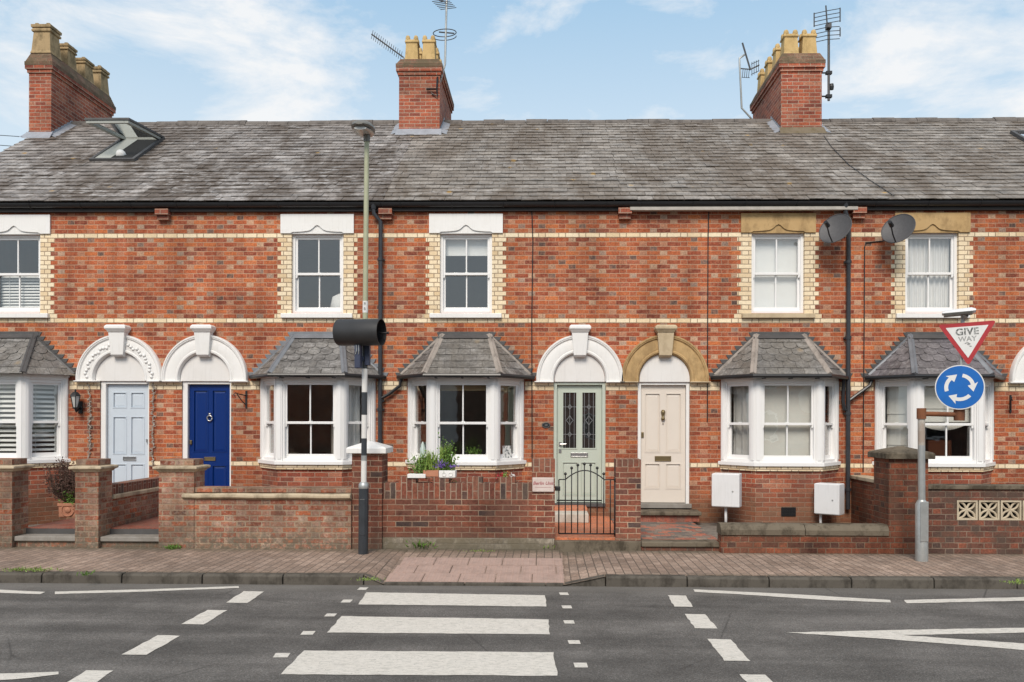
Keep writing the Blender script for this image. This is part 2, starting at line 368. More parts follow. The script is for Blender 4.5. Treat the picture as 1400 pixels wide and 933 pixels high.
def white_mat(name, c=(0.80, 0.785, 0.765), dirt=0.12, rough=0.42):
    g = NG(name)
    a = g.mix(g.ramp(g.noise(2.5, 6, 0.65), [(0.46, 0.0), (0.62, dirt)]), c, tuple(x * k for x, k in zip(c, (0.72, 0.68, 0.60))))
    vx = g.scalev(g.pos(), (30, 30, 2.2))
    a = g.mix(g.ramp(g.noise(1.0, 4, 0.6, vx), [(0.53, 0.0), (0.66, dirt * 1.3)]), a, tuple(x * 0.62 for x in c))
    g.col(a); g.set(rough, 0, 0.4); g.bump(g.noise(30, 3), 0.06, 0.002)
    return g.mat
M['white'] = white_mat('white_paint')
M['whitefrm'] = white_mat('white_window_paint', (0.82, 0.81, 0.80), 0.03, 0.32)
M['offwhite'] = white_mat('lunette_paint', (0.74, 0.72, 0.70), 0.10, 0.55)
M['cap_white'] = white_mat('white_capstone_paint', (0.78, 0.77, 0.75), 0.2, 0.55)
M['upvc'] = white_mat('white_plastic', (0.74, 0.74, 0.75), 0.10, 0.4)
def stone_mat(name, c, c2, dirt=(0.14, 0.11, 0.075), rough=0.9, amt=0.6):
    g = NG(name)
    a = g.mix(g.noise(3.0, 6, 0.65), c, c2)
    a = g.mix(g.ramp(g.noise(5.0, 6, 0.7, g.scalev(g.pos(), (1, 1, 0.6))), [(0.46, 0.0), (0.62, amt)]), a, dirt)
    g.col(a); g.set(rough, 0, 0.2); g.bump(g.noise(60, 5), 0.35, 0.005); return g.mat
M['stone'] = stone_mat('ochre_stone', (0.42, 0.27, 0.12), (0.56, 0.39, 0.20), (0.20, 0.125, 0.06), amt=0.5)
M['palestone'] = stone_mat('buff_stone', (0.50, 0.40, 0.26), (0.58, 0.47, 0.33), (0.28, 0.2, 0.12), amt=0.35)
M['coping'] = stone_mat('weathered_coping', (0.44, 0.36, 0.25), (0.56, 0.46, 0.33), (0.16, 0.125, 0.085), amt=0.6)
M['concrete'] = stone_mat('lichened_concrete', (0.12, 0.098, 0.072), (0.20, 0.168, 0.125), (0.05, 0.04, 0.028), amt=0.85)
M['palecon'] = stone_mat('pale_concrete', (0.48, 0.44, 0.38), (0.60, 0.56, 0.49), (0.30, 0.26, 0.2), amt=0.4)
M['breeze'] = stone_mat('breeze_block_concrete', (0.46, 0.39, 0.28), (0.58, 0.50, 0.38), (0.26, 0.2, 0.14), amt=0.5)
M['kerb'] = stone_mat('kerb_concrete', (0.085, 0.075, 0.063), (0.13, 0.115, 0.097), (0.038, 0.033, 0.027), amt=0.75)
M['greystone'] = stone_mat('grey_step_stone', (0.24, 0.22, 0.20), (0.32, 0.30, 0.27), (0.14, 0.12, 0.10), amt=0.4)
M['pot_clay'] = stone_mat('buff_chimney_clay', (0.52, 0.35, 0.15), (0.62, 0.45, 0.22), (0.22, 0.15, 0.06), amt=0.45)
M['pot_old'] = stone_mat('old_chimney_clay', (0.34, 0.24, 0.13), (0.44, 0.32, 0.18), (0.13, 0.10, 0.055), amt=0.75)
M['flaunch'] = stone_mat('chimney_mortar', (0.15, 0.12, 0.085), (0.21, 0.17, 0.12), (0.12, 0.095, 0.05), amt=0.7)
M['lead'] = plain('lead_sheet', (0.20, 0.21, 0.23), 0.5, 0.2, 0.3, 5.0)
M['leadblue'] = plain('light_lead_sheet', (0.34, 0.36, 0.40), 0.5, 0.2, 0.25, 6.0)
M['mortarhip'] = stone_mat('mortar_hip', (0.29, 0.25, 0.22), (0.40, 0.35, 0.31), (0.15, 0.13, 0.115), amt=0.6)
M['greyframe'] = plain('grey_timber_lining', (0.36, 0.37, 0.34), 0.6)
M['darklead'] = plain('dark_lead', (0.085, 0.082, 0.082), 0.55, 0.1, 0.3, 6.0)
M['black'] = plain('black_gutter_plastic', (0.018, 0.018, 0.020), 0.35, 0, 0.2, 4)
M['iron'] = plain('black_ironwork', (0.02, 0.02, 0.022), 0.45, 0.2, 0.3, 30)
M['pipe'] = plain('black_pipe', (0.035, 0.037, 0.043), 0.38, 0, 0.3, 5)
M['fascia_dk'] = plain('dark_fascia', (0.025, 0.021, 0.020), 0.6)
M['steel'] = plain('galvanised_steel', (0.42, 0.43, 0.42), 0.45, 0.55, 0.18, 9)
M['aerial'] = plain('aerial_metal', (0.10, 0.098, 0.10), 0.5, 0.5)
M['brass'] = plain('aged_brass', (0.25, 0.19, 0.10), 0.4, 0.8)
M['chrome'] = plain('satin_chrome', (0.55, 0.55, 0.55), 0.3, 0.9)
M['rust'] = stone_mat('rusty_iron', (0.16, 0.065, 0.035), (0.24, 0.10, 0.05), (0.07, 0.035, 0.025), amt=0.6)
def paint_door(name, c, rough):
    g = NG(name)
    g.col(g.mix(g.noise(4, 5), tuple(x * 0.94 for x in c), tuple(min(1, x * 1.05) for x in c)))
    g.set(rough, 0, 0.5); g.bump(g.noise(1.0, 3, 0.6, g.scalev(g.pos(), (140, 140, 5))), 0.08, 0.0015); return g.mat
M['door_lightblue'] = paint_door('pale_blue_gloss', (0.56, 0.62, 0.685), 0.35)
M['door_blue'] = paint_door('royal_blue_gloss', (0.003, 0.026, 0.155), 0.25)
M['door_sage'] = paint_door('sage_green_paint', (0.49, 0.535, 0.46), 0.4)
M['door_cream'] = paint_door('stone_cream_paint', (0.70, 0.63, 0.555), 0.4)

def slate_mat(name, els, brown, patch=0.5, lichen=0.6, pale=0.4):
    g = NG(name)
    c = g.ramp(g.geo().outputs['Random Per Island'], els)
    st = g.noise(1.0, 6, 0.68, g.scalev(g.pos(), (3.2, 6, 6)))
    c = g.mix(1.0, c, g.ramp(st, [(0.36, 0.68), (0.5, 1.0), (0.64, 1.30)]), 'MULTIPLY')
    run = g.noise(1.0, 6, 0.62, g.scalev(g.pos(), (1.1, 0.42, 0.42)), 0.5)
    c = g.mix(g.ramp(run, [(0.45, 0.0), (0.57, patch)]), c, brown)
    pl = g.m('MULTIPLY', g.ramp(g.noise(1.0, 6, 0.7, g.scalev(g.pos(), (4.5, 11, 11))), [(0.50, 0.0), (0.62, 1.0)]), g.ramp(g.noise(0.8, 4, 0.6), [(0.40, 0.15), (0.6, 1.0)]))
    c = g.mix(g.m('MULTIPLY', pl, pale), c, (0.48, 0.46, 0.45))
    fine = g.noise(26.0, 5, 0.7)
    c = g.mix(1.0, c, g.ramp(fine, [(0.36, 0.72), (0.64, 1.28)]), 'MULTIPLY')
    vo = g.n('ShaderNodeTexVoronoi'); vo.inputs['Scale'].default_value = 1.9; g.put(vo.inputs['Vector'], g.pos())
    sp = g.m('MULTIPLY', g.ramp(g.m('ADD', vo.outputs['Distance'], g.m('MULTIPLY', g.noise(22, 4), 0.16)), [(0.12, 1.0), (0.20, 0.0)]), g.m('GREATER_THAN', g.xyz(vo.outputs['Color'])[0], 0.60))
    c = g.mix(g.m('MULTIPLY', sp, lichen), c, (0.46, 0.29, 0.09))
    v2 = g.n('ShaderNodeTexVoronoi'); v2.inputs['Scale'].default_value = 3.3; g.put(v2.inputs['Vector'], g.pos())
    s2 = g.m('MULTIPLY', g.ramp(g.m('ADD', v2.outputs['Distance'], g.m('MULTIPLY', g.noise(30, 4), 0.12)), [(0.11, 1.0), (0.16, 0.0)]), g.m('GREATER_THAN', g.xyz(v2.outputs['Color'])[1], 0.66))
    c = g.mix(g.m('MULTIPLY', s2, 0.75), c, (0.055, 0.042, 0.033))
    g.col(c); g.set(g.ramp(st, [(0.36, 0.5), (0.64, 0.75)]), 0, 0.4); g.bump(g.noise(40, 5), 0.3, 0.004); return g.mat
M['slate'] = slate_mat('roof_slate', [(0, (0.150, 0.130, 0.117)), (0.35, (0.192, 0.170, 0.156)), (0.8, (0.245, 0.222, 0.207)), (1, (0.33, 0.305, 0.29))], (0.092, 0.070, 0.054), 0.9, 0.85, 0.75)
M['slate_brown'] = slate_mat('aged_roof_slate', [(0, (0.18, 0.156, 0.134)), (0.4, (0.21, 0.186, 0.163)), (0.8, (0.24, 0.215, 0.191)), (1, (0.29, 0.264, 0.238))], (0.130, 0.102, 0.078), 0.85, 0.9, 0.40)
M['bay_slate'] = slate_mat('bay_roof_slate', [(0, (0.115, 0.108, 0.102)), (0.5, (0.150, 0.142, 0.135)), (1, (0.20, 0.19, 0.178))], (0.155, 0.135, 0.11), 0.5, 0.2, 0.3)
M['bay_slate_purple'] = slate_mat('purple_bay_slate', [(0, (0.105, 0.095, 0.102)), (0.5, (0.135, 0.122, 0.132)), (1, (0.17, 0.155, 0.163))], (0.13, 0.115, 0.105), 0.3, 0.05, 0.2)
M['ridge'] = stone_mat('ridge_tile_clay', (0.13, 0.115, 0.105), (0.20, 0.18, 0.165), (0.06, 0.053, 0.05), amt=0.6)

def asphalt():
    g = NG('asphalt')
    v = g.n('ShaderNodeTexVoronoi'); v.inputs['Scale'].default_value = 110; g.put(v.inputs['Vector'], g.pos())
    a = g.ramp(g.xyz(v.outputs['Color'])[0], [(0.0, (0.084, 0.078, 0.073)), (0.6, (0.116, 0.108, 0.101)), (0.92, (0.145, 0.135, 0.126)), (1.0, (0.19, 0.18, 0.17))])
    a = g.mix(g.m('MULTIPLY', g.ramp(g.noise(70, 3, 0.7), [(0.54, 0.0), (0.62, 1.0)]), g.ramp(g.noise(1.0, 5, 0.65, g.scalev(g.pos(), (0.5, 2.2, 1))), [(0.42, 0.10), (0.58, 0.75)])), a, (0.23, 0.215, 0.20))
    a = g.mix(1.0, a, g.ramp(g.noise(1.4, 7, 0.65), [(0.36, 0.76), (0.64, 1.2)]), 'MULTIPLY')
    a = g.mix(1.0, a, g.ramp(g.noise(0.7, 4, 0.6, g.scalev(g.pos(), (0.35, 3, 1))), [(0.40, 0.82), (0.62, 1.2)]), 'MULTIPLY')
    y = g.xyz(g.pos())[1]
    gut = g.ramp(g.m('ADD', y, g.m('MULTIPLY', g.noise(3, 5), 0.25)), [(0.0, 0.0), (1.0, 1.0)])
    mr = g.n('ShaderNodeMapRange'); g.put(mr.inputs[0], g.m('ADD', y, g.m('MULTIPLY', g.noise(3, 5), 0.25))); mr.inputs[1].default_value = -4.95; mr.inputs[2].default_value = -4.55
    a = g.mix(g.m('MULTIPLY', mr.outputs[0], 0.55), a, (0.185, 0.17, 0.152))
    cr = g.n('ShaderNodeTexVoronoi', feature='DISTANCE_TO_EDGE'); cr.inputs['Scale'].default_value = 0.55; g.put(cr.inputs['Vector'], g.mix(0.12, g.pos(), g.n('ShaderNodeTexNoise').outputs['Color']))
    cm = g.m('MULTIPLY', g.ramp(cr.outputs['Distance'], [(0.0, 1.0), (0.006, 0.0)]), g.ramp(g.noise(0.8, 3), [(0.5, 0.0), (0.62, 0.6)]))
    a = g.mix(cm, a, (0.03, 0.028, 0.026))
    g.col(a); g.set(0.85, 0, 0.25); g.bump(g.m('ADD', v.outputs['Distance'], g.noise(120, 3)), 0.5, 0.006); return g.mat
M['asphalt'] = asphalt()
def roadpaint():
    g = NG('worn_road_paint')
    a = g.mix(g.noise(5, 6, 0.65), (0.60, 0.56, 0.50), (0.70, 0.66, 0.605))
    sc = g.noise(1.0, 6, 0.7, g.scalev(g.pos(), (14, 45, 1)), 0.4)
    a = g.mix(g.ramp(sc, [(0.47, 0.0), (0.60, 0.6)]), a, (0.40, 0.385, 0.345))
    a = g.mix(g.ramp(g.noise(55, 4, 0.7), [(0.60, 0.0), (0.66, 0.7)]), a, (0.16, 0.15, 0.14))
    g.col(a); g.set(0.7, 0, 0.3); g.bump(g.noise(60, 4), 0.3, 0.004); return g.mat
M['roadpaint'] = roadpaint()
M['plinth'] = brick_mat('whitened_plinth_brick', [(0, (0.20, 0.165, 0.12)), (0.5, (0.28, 0.24, 0.185)), (1, (0.36, 0.31, 0.25))], (0.22, 0.19, 0.15), bond='stretcher', seed=44.0, dirt=0.8, dirtcol=(0.15, 0.125, 0.085), lowdirt=0.7, lowz=0.3, rag=0.012)
M['tactile'] = stone_mat('tactile_slab', (0.37, 0.255, 0.215), (0.44, 0.32, 0.275), (0.27, 0.20, 0.17), amt=0.5)
M['soil'] = stone_mat('garden_ground', (0.16, 0.14, 0.12), (0.24, 0.21, 0.18), (0.08, 0.07, 0.055))
M['farground'] = stone_mat('far_ground', (0.10, 0.10, 0.07), (0.14, 0.13, 0.09), (0.07, 0.07, 0.05))

def glass_mat():
    g = NG('window_glass'); nt = g.nt; nt.nodes.remove(g.b)
    o = nt.nodes['Material Output']
    t = g.n('ShaderNodeBsdfTransparent'); t.inputs[0].default_value = (0.95, 0.965, 0.96, 1)
    gl = g.n('ShaderNodeBsdfGlossy'); gl.inputs['Roughness'].default_value = 0.015; gl.inputs['Color'].default_value = (1, 1, 1, 1)
    fr = g.n('ShaderNodeFresnel'); g.put(fr.inputs['IOR'], g.m('ADD', 1.5, g.m('MULTIPLY', g.geo().outputs['Backfacing'], -0.8333)))
    b = g.n('ShaderNodeBump'); b.inputs['Strength'].default_value = 0.06; b.inputs['Distance'].default_value = 0.02; g.put(b.inputs['Height'], g.noise(3.0, 2)); nt.links.new(b.outputs[0], gl.inputs['Normal'])
    mx = g.n('ShaderNodeMixShader'); g.put(mx.inputs[0], g.m('MULTIPLY', fr.outputs[0], 3.2, clamp=True)); nt.links.new(t.outputs[0], mx.inputs[1]); nt.links.new(gl.outputs[0], mx.inputs[2])
    nt.links.new(mx.outputs[0], o.inputs[0]); return g.mat
M['glass'] = glass_mat()
M['interior'] = plain('room_plaster', (0.62, 0.59, 0.55), 0.9)
def cloth(name, c, tr=0.25):
    g = NG(name)
    g.col(g.mix(g.noise(8, 4), tuple(x * .92 for x in c), c)); g.set(0.9, 0, 0.1)
    return g.mat
M['curtain'] = cloth('white_curtain', (0.74, 0.72, 0.70))
M['curtain_grey'] = cloth('grey_curtain', (0.48, 0.455, 0.42))
M['blind'] = cloth('white_blind', (0.82, 0.81, 0.79))
M['blind_cream'] = cloth('cream_blind', (0.68, 0.66, 0.61))
M['blind_wood'] = cloth('wooden_blind', (0.36, 0.27, 0.15))
M['terracotta'] = plain('terracotta', (0.45, 0.20, 0.12), 0.8, 0, 0.2, 9, 0.2)
M['render'] = plain('pale_house_render', (0.62, 0.58, 0.52), 0.8, 0, 0.15, 2)
M['leaf'] = plain('green_leaf', (0.13, 0.24, 0.04), 0.55, 0, 0.5, 40)
M['leaf_pale'] = plain('pale_leaf', (0.25, 0.36, 0.075), 0.6, 0, 0.4, 40)
M['twig'] = plain('brown_twig', (0.10, 0.060, 0.042), 0.8, 0, 0.4, 40)
M['deadleaf'] = plain('dry_brown_leaf', (0.115, 0.060, 0.045), 0.8, 0, 0.5, 40)
M['purple'] = plain('purple_flower', (0.20, 0.13, 0.42), 0.7, 0, 0.4, 40)
M['redflower'] = plain('red_flower', (0.50, 0.03, 0.05), 0.7, 0, 0.3, 40)
M['orangeflower'] = plain('orange_flower', (0.55, 0.20, 0.05), 0.7, 0, 0.3, 40)
M['lamp_olive'] = plain('olive_column_paint', (0.40, 0.405, 0.27), 0.5, 0, 0.14, 8)
M['lamp_grey'] = plain('dark_grey_column_paint', (0.035, 0.040, 0.047), 0.4, 0, 0.3, 8)
M['lamp_head'] = plain('grey_lamp_housing', (0.16, 0.155, 0.14), 0.5, 0, 0.2, 8)
M['lens'] = plain('frosted_lamp_lens', (0.50, 0.50, 0.48), 0.25, 0, 0.1, 8)
M['hood'] = plain('black_beacon_hood', (0.030, 0.029, 0.030), 0.5, 0, 0.3, 5, 0.05)
M['band_white'] = plain('white_column_band', (0.70, 0.68, 0.65), 0.5, 0, 0.12, 20)
M['sign_white'] = plain('sign_white', (0.74, 0.73, 0.71), 0.45, 0, 0.08, 14)
M['sign_red'] = plain('sign_red', (0.42, 0.028, 0.035), 0.45, 0, 0.2, 14)
M['sign_blue'] = plain('sign_blue', (0.008, 0.13, 0.46), 0.4, 0, 0.14, 7)
def worn_black():
    g = NG('worn_black_lettering')
    g.col(g.mix(g.ramp(g.noise(38, 5, 0.7), [(0.42, 0.0), (0.60, 0.85)]), (0.045, 0.05, 0.05), (0.50, 0.50, 0.48))); g.set(0.5); return g.mat
M['letter'] = worn_black()
M['letter_faint'] = plain('faint_lettering', (0.36, 0.36, 0.35), 0.5, 0, 0.5, 60)
M['letter_red'] = plain('red_lettering', (0.36, 0.11, 0.12), 0.6)
M['dish'] = plain('grey_dish_metal', (0.085, 0.082, 0.085), 0.6, 0, 0.2, 30)
M['fairy'] = plain('fairy_light_wire', (0.42, 0.38, 0.33), 0.6, 0, 0.6, 80)
M['navy'] = plain('navy_bracket', (0.03, 0.04, 0.08), 0.5)
M['dkpane'] = plain('dark_void', (0.012, 0.012, 0.012), 0.9)
# ------------------------------------------------------------------ ground, road, pavement
def struct(o): return tag(o, kind='structure')
KY = -4.56          # kerb face
ZR = -0.115         # road at the kerb
struct(MB().quad((-400, -300, -0.6), (400, -300, -0.6), (400, 300, -0.6), (-400, 300, -0.6)).build('ground', M['farground'], loc=(0, 0, -0.6)))
road = struct(MB().box(-40, 40, -22, KY + .02, -0.5, ZR).build('road', M['asphalt'], loc=(0, -12, ZR)))
pave_L, pave_R = PX(497, KY, 790), PX(778, KY, 797)       # dropped kerb span
tl, tr = PX(522, KY, 796), PX(773, KY, 797)
mb = MB()
YB = -2.2
TY = G(640, 763)[1]
mb.box(-40, pave_L, KY + .125, YB, -0.45, 0.0)
rl = PX(828, KY, 790)
# dropped part: slopes from the wall down to the road
def drop(mb, x0, x1, y0, y1, za0, za1, zb0, zb1):   # z at (x0,y0),(x1,y0),(x0,y1),(x1,y1)
    n = 6
    vs = []; fs = []
    mb.add([(x0, y0, za0), (x1, y0, za1), (x1, y1, zb1), (x0, y1, zb0)], [(0, 1, 2, 3)])
mb.box(rl, 40, KY + .125, YB, -0.45, 0.0)
zl = ZR + 0.02
drop(mb, pave_L, tl, KY, YB, 0.0, zl, 0.0, 0.0)
drop(mb, tl, tr, TY, YB, 0.0, 0.0, 0.0, 0.0)
drop(mb, tl, tr, KY, TY, zl, zl, 0.0, 0.0)
drop(mb, tr, rl, KY, YB, zl, 0.0, 0.0, 0.0)
mb.box(pave_L, rl, KY + .01, YB, -0.45, -0.25)
struct(mb.build('pavement', M['paver'], loc=(0, -3, 0)))
# kerb stones
mb = MB()
def kerbrun(x0, x1, ln):
    x = x0
    while x < x1 - .02:
        e = min(x + ln, x1)
        dz = random.uniform(-.006, .004)
        pts = [(KY - .005, -0.35), (KY + .13, -0.35), (KY + .13, dz), (KY + .03, dz), (KY + .006, dz - .02)]
        mb.loft([[(x + .006, y, z) for y, z in pts], [(e - .006, y, z) for y, z in pts]])
        x = e
kerbrun(-14.0, pave_L - 0.0, 0.92)
kerbrun(rl, 12.0, 0.915)
x_ = tl + .02
while x_ < tr - .05:
    e_ = min(x_ + .915, tr - .02); mb.box(x_ + .004, e_ - .004, KY - .005, KY + .055, -.35, zl + .012); x_ = e_
for a, b, za, zb in ((pave_L, tl + .02, 0.0, zl), (tr - .02, rl, zl, 0.0)):
    p0 = [(KY - .005, -0.35), (KY + .13, -0.35), (KY + .13, za + .002), (KY + .02, za + .002)]
    p1 = [(KY - .005, -0.35), (KY + .13, -0.35), (KY + .13, zb + .002), (KY + .02, zb + .002)]
    mb.loft([[(a + .004, y, z) for y, z in p0], [(b - .004, y, z) for y, z in p1]])
struct(mb.build('kerb', M['kerb'], bevel=.008, loc=(0, KY, 0)))
# tactile slabs with blisters
mb = MB(); mbb = MB()
rows = 3; dy = (TY - KY - .07) / rows
def tz(y): return zl + (0 - zl) * (y - KY) / (TY - KY)
for r in range(rows):
    y0 = KY + .065 + r * dy; y1 = y0 + dy - .018
    xl = tl + r * 0.02 + .02; x = xl; k = 0
    while x < tr - .05:
        e = min(x + (0.42 if k or r % 2 == 0 else .26), tr); k += 1
        h = .007 + random.uniform(0, .003)
        mb.loft([[(x, y0, tz(y0) - .05), (e - .013, y0, tz(y0) - .05), (e - .013, y1, tz(y1) - .05), (x, y1, tz(y1) - .05)],
                 [(x, y0, tz(y0) + h), (e - .013, y0, tz(y0) + h), (e - .013, y1, tz(y1) + h), (x, y1, tz(y1) + h)]])
        nx = max(1, int((e - x) / .066)); ny = 6
        for i in range(nx):
            for j in range(ny):
                cx = x + (i + .5) * (e - x) / nx; cy = y0 + (j + .5) * (y1 - y0) / ny; z = tz(cy) + h - .002
                mb.lathe([(.017, 0), (.015, .006), (.008, .0075)], (cx, cy, z), 8)
        x = e
struct(mb.build('tactile_paving', M['tactile'], loc=(PX(640, KY), KY, zl)))

# painted markings: each a child of the road
def mark(pts, name, dz=.004, round_=False):
    w = [G(x, y, ZR + dz) for x, y in pts]
    # jittered, slightly worn edges
    out = []
    for i in range(len(w)):
        a = Vector(w[i]); b = Vector(w[(i + 1) % len(w)]); n = max(1, int((b - a).length / .08))
        for k in range(n):
            p = a.lerp(b, k / n)
            j = .0 if k == 0 else random.uniform(-.007, .007)
            q = (b - a).normalized(); out.append((p.x - q.y * j, p.y + q.x * j))
    A = sum(out[i][0] * out[(i + 1) % len(out)][1] - out[(i + 1) % len(out)][0] * out[i][1] for i in range(len(out)))
    if A < 0: out.reverse()
    mb = MB(); mb.add([(x, y, ZR + dz) for x, y in out], [tuple(range(len(out)))])
    o = mb.build(name, M['roadpaint'], road)
    bm = bmesh.new(); bm.from_mesh(o.data); bmesh.ops.triangulate(bm, faces=bm.faces[:]); bm.to_mesh(o.data); bm.free()
    return o
for q in ([(501, 810), (745, 814), (747, 829.5), (490, 826.5)], [(467, 842.5), (750, 847), (752, 867.5), (447, 865)], [(416, 889.5), (757, 892), (762, 924), (384, 922)],
          [(352, 953), (770, 955), (779, 1010), (290, 1010)]):
    mark(q, 'zebra_stripe')
for q in ([(333, 808.5), (361, 809), (338, 824.5), (309, 824)], [(284, 834), (311, 834.5), (278, 854), (248, 853.5)], [(216, 868.5), (246, 869.5), (200, 895.5), (166, 895)], [(118, 916.5), (155, 917), (110, 948), (66, 948)],
          [(913, 814), (938, 814.5), (947, 830), (922, 829.5)], [(936, 839.5), (964, 840), (981, 859.5), (950, 859)], [(967, 873.5), (999, 874.5), (1026, 904), (990, 903.5)], [(1011, 922), (1046, 922.5), (1078, 950), (1038, 950)]):
    mark(q, 'give_way_dash')
for x, y, w, h in ((496, 805, 12, 3.5), (474, 822, 13, 4), (452, 841, 14, 4), (421, 865.5, 17, 5), (385, 896, 20, 6), (771, 812, 12, 3.5), (775, 830, 13, 4), (778, 850.5, 14, 4.5), (785, 878, 16, 5), (794, 909.5, 18, 6.5)):
    s = -2 if x < 600 else 1
    mark([(x - w / 2 - s, y - h / 2), (x + w / 2 - s, y - h / 2), (x + w / 2 + s, y + h / 2), (x - w / 2 + s, y + h / 2)], 'stud_dash')
mark([(75, 809), (200, 806), (326, 801.5), (327, 804), (200, 809), (75, 812.5)], 'zigzag_line')
mark([(-60, 803), (62, 809.5), (55, 812.5), (-60, 808.5)], 'zigzag_line')
mark([(948, 806), (1000, 808.5), (1110, 814), (1217, 820.5), (1218, 824), (1120, 820), (1000, 812), (950, 809.5)], 'zigzag_line')
mark([(1236, 820.5), (1400, 816.5), (1470, 815), (1470, 819), (1400, 821.5), (1240, 825)], 'zigzag_line')
mark([(1075, 865), (1220, 861.5), (1400, 858.5), (1500, 857), (1500, 862), (1400, 865), (1235, 868.5), (1400, 880), (1500, 887), (1500, 896), (1400, 889), (1215, 874)], 'chevron_marking')
mark([(-80, 927), (0, 921), (80, 918.5), (80, 922), (40, 927), (0, 930), (-80, 935)], 'chevron_marking')

# ------------------------------------------------------------------ houses
XB = [PX(p, 0, 450) for p in (-112, 222, 525, 850, 1168, 1495, 1815)]
COURSE = .075
ZBAND1, ZBAND2, ZBAND3, ZIMP = 13 * COURSE, 45 * COURSE, 64 * COURSE, 30 * COURSE
WTOP = 5.34
EAVE_Y, EAVE_Z, RIDGE_Y, RIDGE_Z = -0.13, 5.385, 4.0, 8.13
RS = Vector((0, RIDGE_Y - EAVE_Y, RIDGE_Z - EAVE_Z)); RLEN = RS.length; RS.normalize(); RN = Vector((0, -RS.z, RS.y))
def roofz(y): return EAVE_Z + (y - EAVE_Y) * RS.z / RS.y

def clip(poly, planes):
    for a, b, c in planes:
        res = []
        for i in range(len(poly)):
            p, q = poly[i], poly[(i + 1) % len(poly)]
            dp = a * p[0] + b * p[1] - c; dq = a * q[0] + b * q[1] - c
            if dp <= 0: res.append(p)
            if dp * dq < 0:
                t = dp / (dp - dq); res.append((p[0] + (q[0] - p[0]) * t, p[1] + (q[1] - p[1]) * t))
        poly = res
        if len(poly) < 3: return []
    return poly
def slates(mb, O, U, V, N, planes, u0, u1, v0, v1, sw, g, th, rng, scallop=None, jit=.006):
    O, U, V, N = map(Vector, (O, U, V, N)); r = 0; v = v0
    while v < v1:
        off = (r % 2) * sw / 2 + rng.uniform(-.01, .01)
        u = u0 - off
        while u < u1:
            a, b = u + .003, u + sw - .003
            vb = v + rng.uniform(-jit, jit); vt = v + g * 1.25; lift = rng.uniform(0, th * .7)
            if scallop and scallop(r):
                m = (a + b) / 2; hw = (b - a) / 2
                bot = [(m - hw * math.cos(t * math.pi / 6), vb + hw * .8 * (1 - math.sin(t * math.pi / 6))) for t in range(7)]
                poly = [(b, vt), (a, vt)] + bot
            else:
                poly = [(a, vb), (b, vb + rng.uniform(-jit, jit) * .4), (b, vt), (a, vt)]
            poly = clip(poly, planes + [(0, 1, v1)])
            if len(poly) >= 3:
                def H(q): return th * 2.1 + lift - (q - vb) / (vt - vb) * th * 1.6
                top = [O + U * p[0] + V * p[1] + N * H(p[1]) for p in poly]
                low = [O + U * p[0] + V * p[1] + N * (H(p[1]) - th) for p in poly]
                n = len(poly)
                mb.add(top + low, [tuple(range(n))] + [(i, i + n, (i + 1) % n + n, (i + 1) % n) for i in range(n)])
            u += sw
        v += g; r += 1

def sash_window(name, parent, F, w, h, bar=True, meet=0.5, frame=.05, mat='whitefrm', sub=None, sashw=.042):
    """box-sash window in face coordinates; returns the frame object"""
    mb = MB(F); mb.ring(0, w, 0, h, frame, .02, .14, wb=.045, wt=.05)
    fr = mb.build(name, M[mat], parent, bevel=.004)
    pr = fr if sub is None else sub
    zm = h * meet
    a, b = frame - .006, w - frame + .006
    for low in (False, True):
        z0, z1 = (.04, zm + .02) if low else (zm - .02, h - .045)
        y0, y1 = (.088, .122) if low else (.045, .08)
        mb = MB(F); mb.ring(a, b, z0, z1, sashw, y0, y1, wb=.07 if low else .04, wt=.04 if low else sashw)
        if bar: mb.box(w / 2 - .011, w / 2 + .011, y0 + .004, y1 - .004, z0 + .03, z1 - .03)
        if not low:
            for x in (a, b - sashw):      # sash horns
                mb.prism([(x + .004, z0 - .05), (x + sashw * .7, z0 - .045), (x + sashw - .003, z0 + .002), (x + .004, z0 + .002)], y0 + .003, y1 - .003)
        else:
            mb.box(w / 2 - .03, w / 2 + .03, y0 - .012, y0, z1 - .012, z1 + .012)
        mb.build('sash', M[mat], pr, bevel=.003)
        yp = (y0 + y1) / 2
        MB(F).quad((a + .02, yp, z0 + .02), (b - .02, yp, z0 + .02), (b - .02, yp, z1 - .02), (a + .02, yp, z1 - .02)).build('pane', M['glass'], pr)
    return fr
def flat_blind(parent, F, x0, x1, z0, z1, y, mat, name='blind', folds=0):
    mb = MB(F); n = max(1, folds)
    for k in range(n):
        a = z0 + (z1 - z0) * k / n; b = z0 + (z1 - z0) * (k + 1) / n
        mb.add([(x0, y - .012 * (folds > 0), a), (x1, y - .012 * (folds > 0), a), (x1, y + .004, b), (x0, y + .004, b), (x0, y + .02, a), (x1, y + .02, a), (x1, y + .02, b), (x0, y + .02, b)],
               [(0, 1, 2, 3), (7, 6, 5, 4), (0, 4, 5, 1), (3, 2, 6, 7), (0, 3, 7, 4), (1, 5, 6, 2)])
    return mb.build(name, M[mat], parent)
def curtain(parent, F, x0, x1, z0, z1, y, mat='curtain', waves=5, amp=.025, name='curtain'):
    mb = MB(F); n = waves * 8; top = []; bot = []
    for i in range(n + 1):
        t = i / n; x = x0 + (x1 - x0) * t
        d = amp * math.sin(t * waves * 2 * math.pi + .6 * math.sin(t * 9)) * (1 + .3 * math.sin(t * 23))
        top.append((x, y + d * .6, z1)); bot.append((x + .01 * math.sin(t * 31), y + d * 1.2, z0))
    mb.add(top + bot, [(i, n + 1 + i, n + 2 + i, i + 1) for i in range(n)])
    return mb.build(name, M[mat], parent, smooth=True)
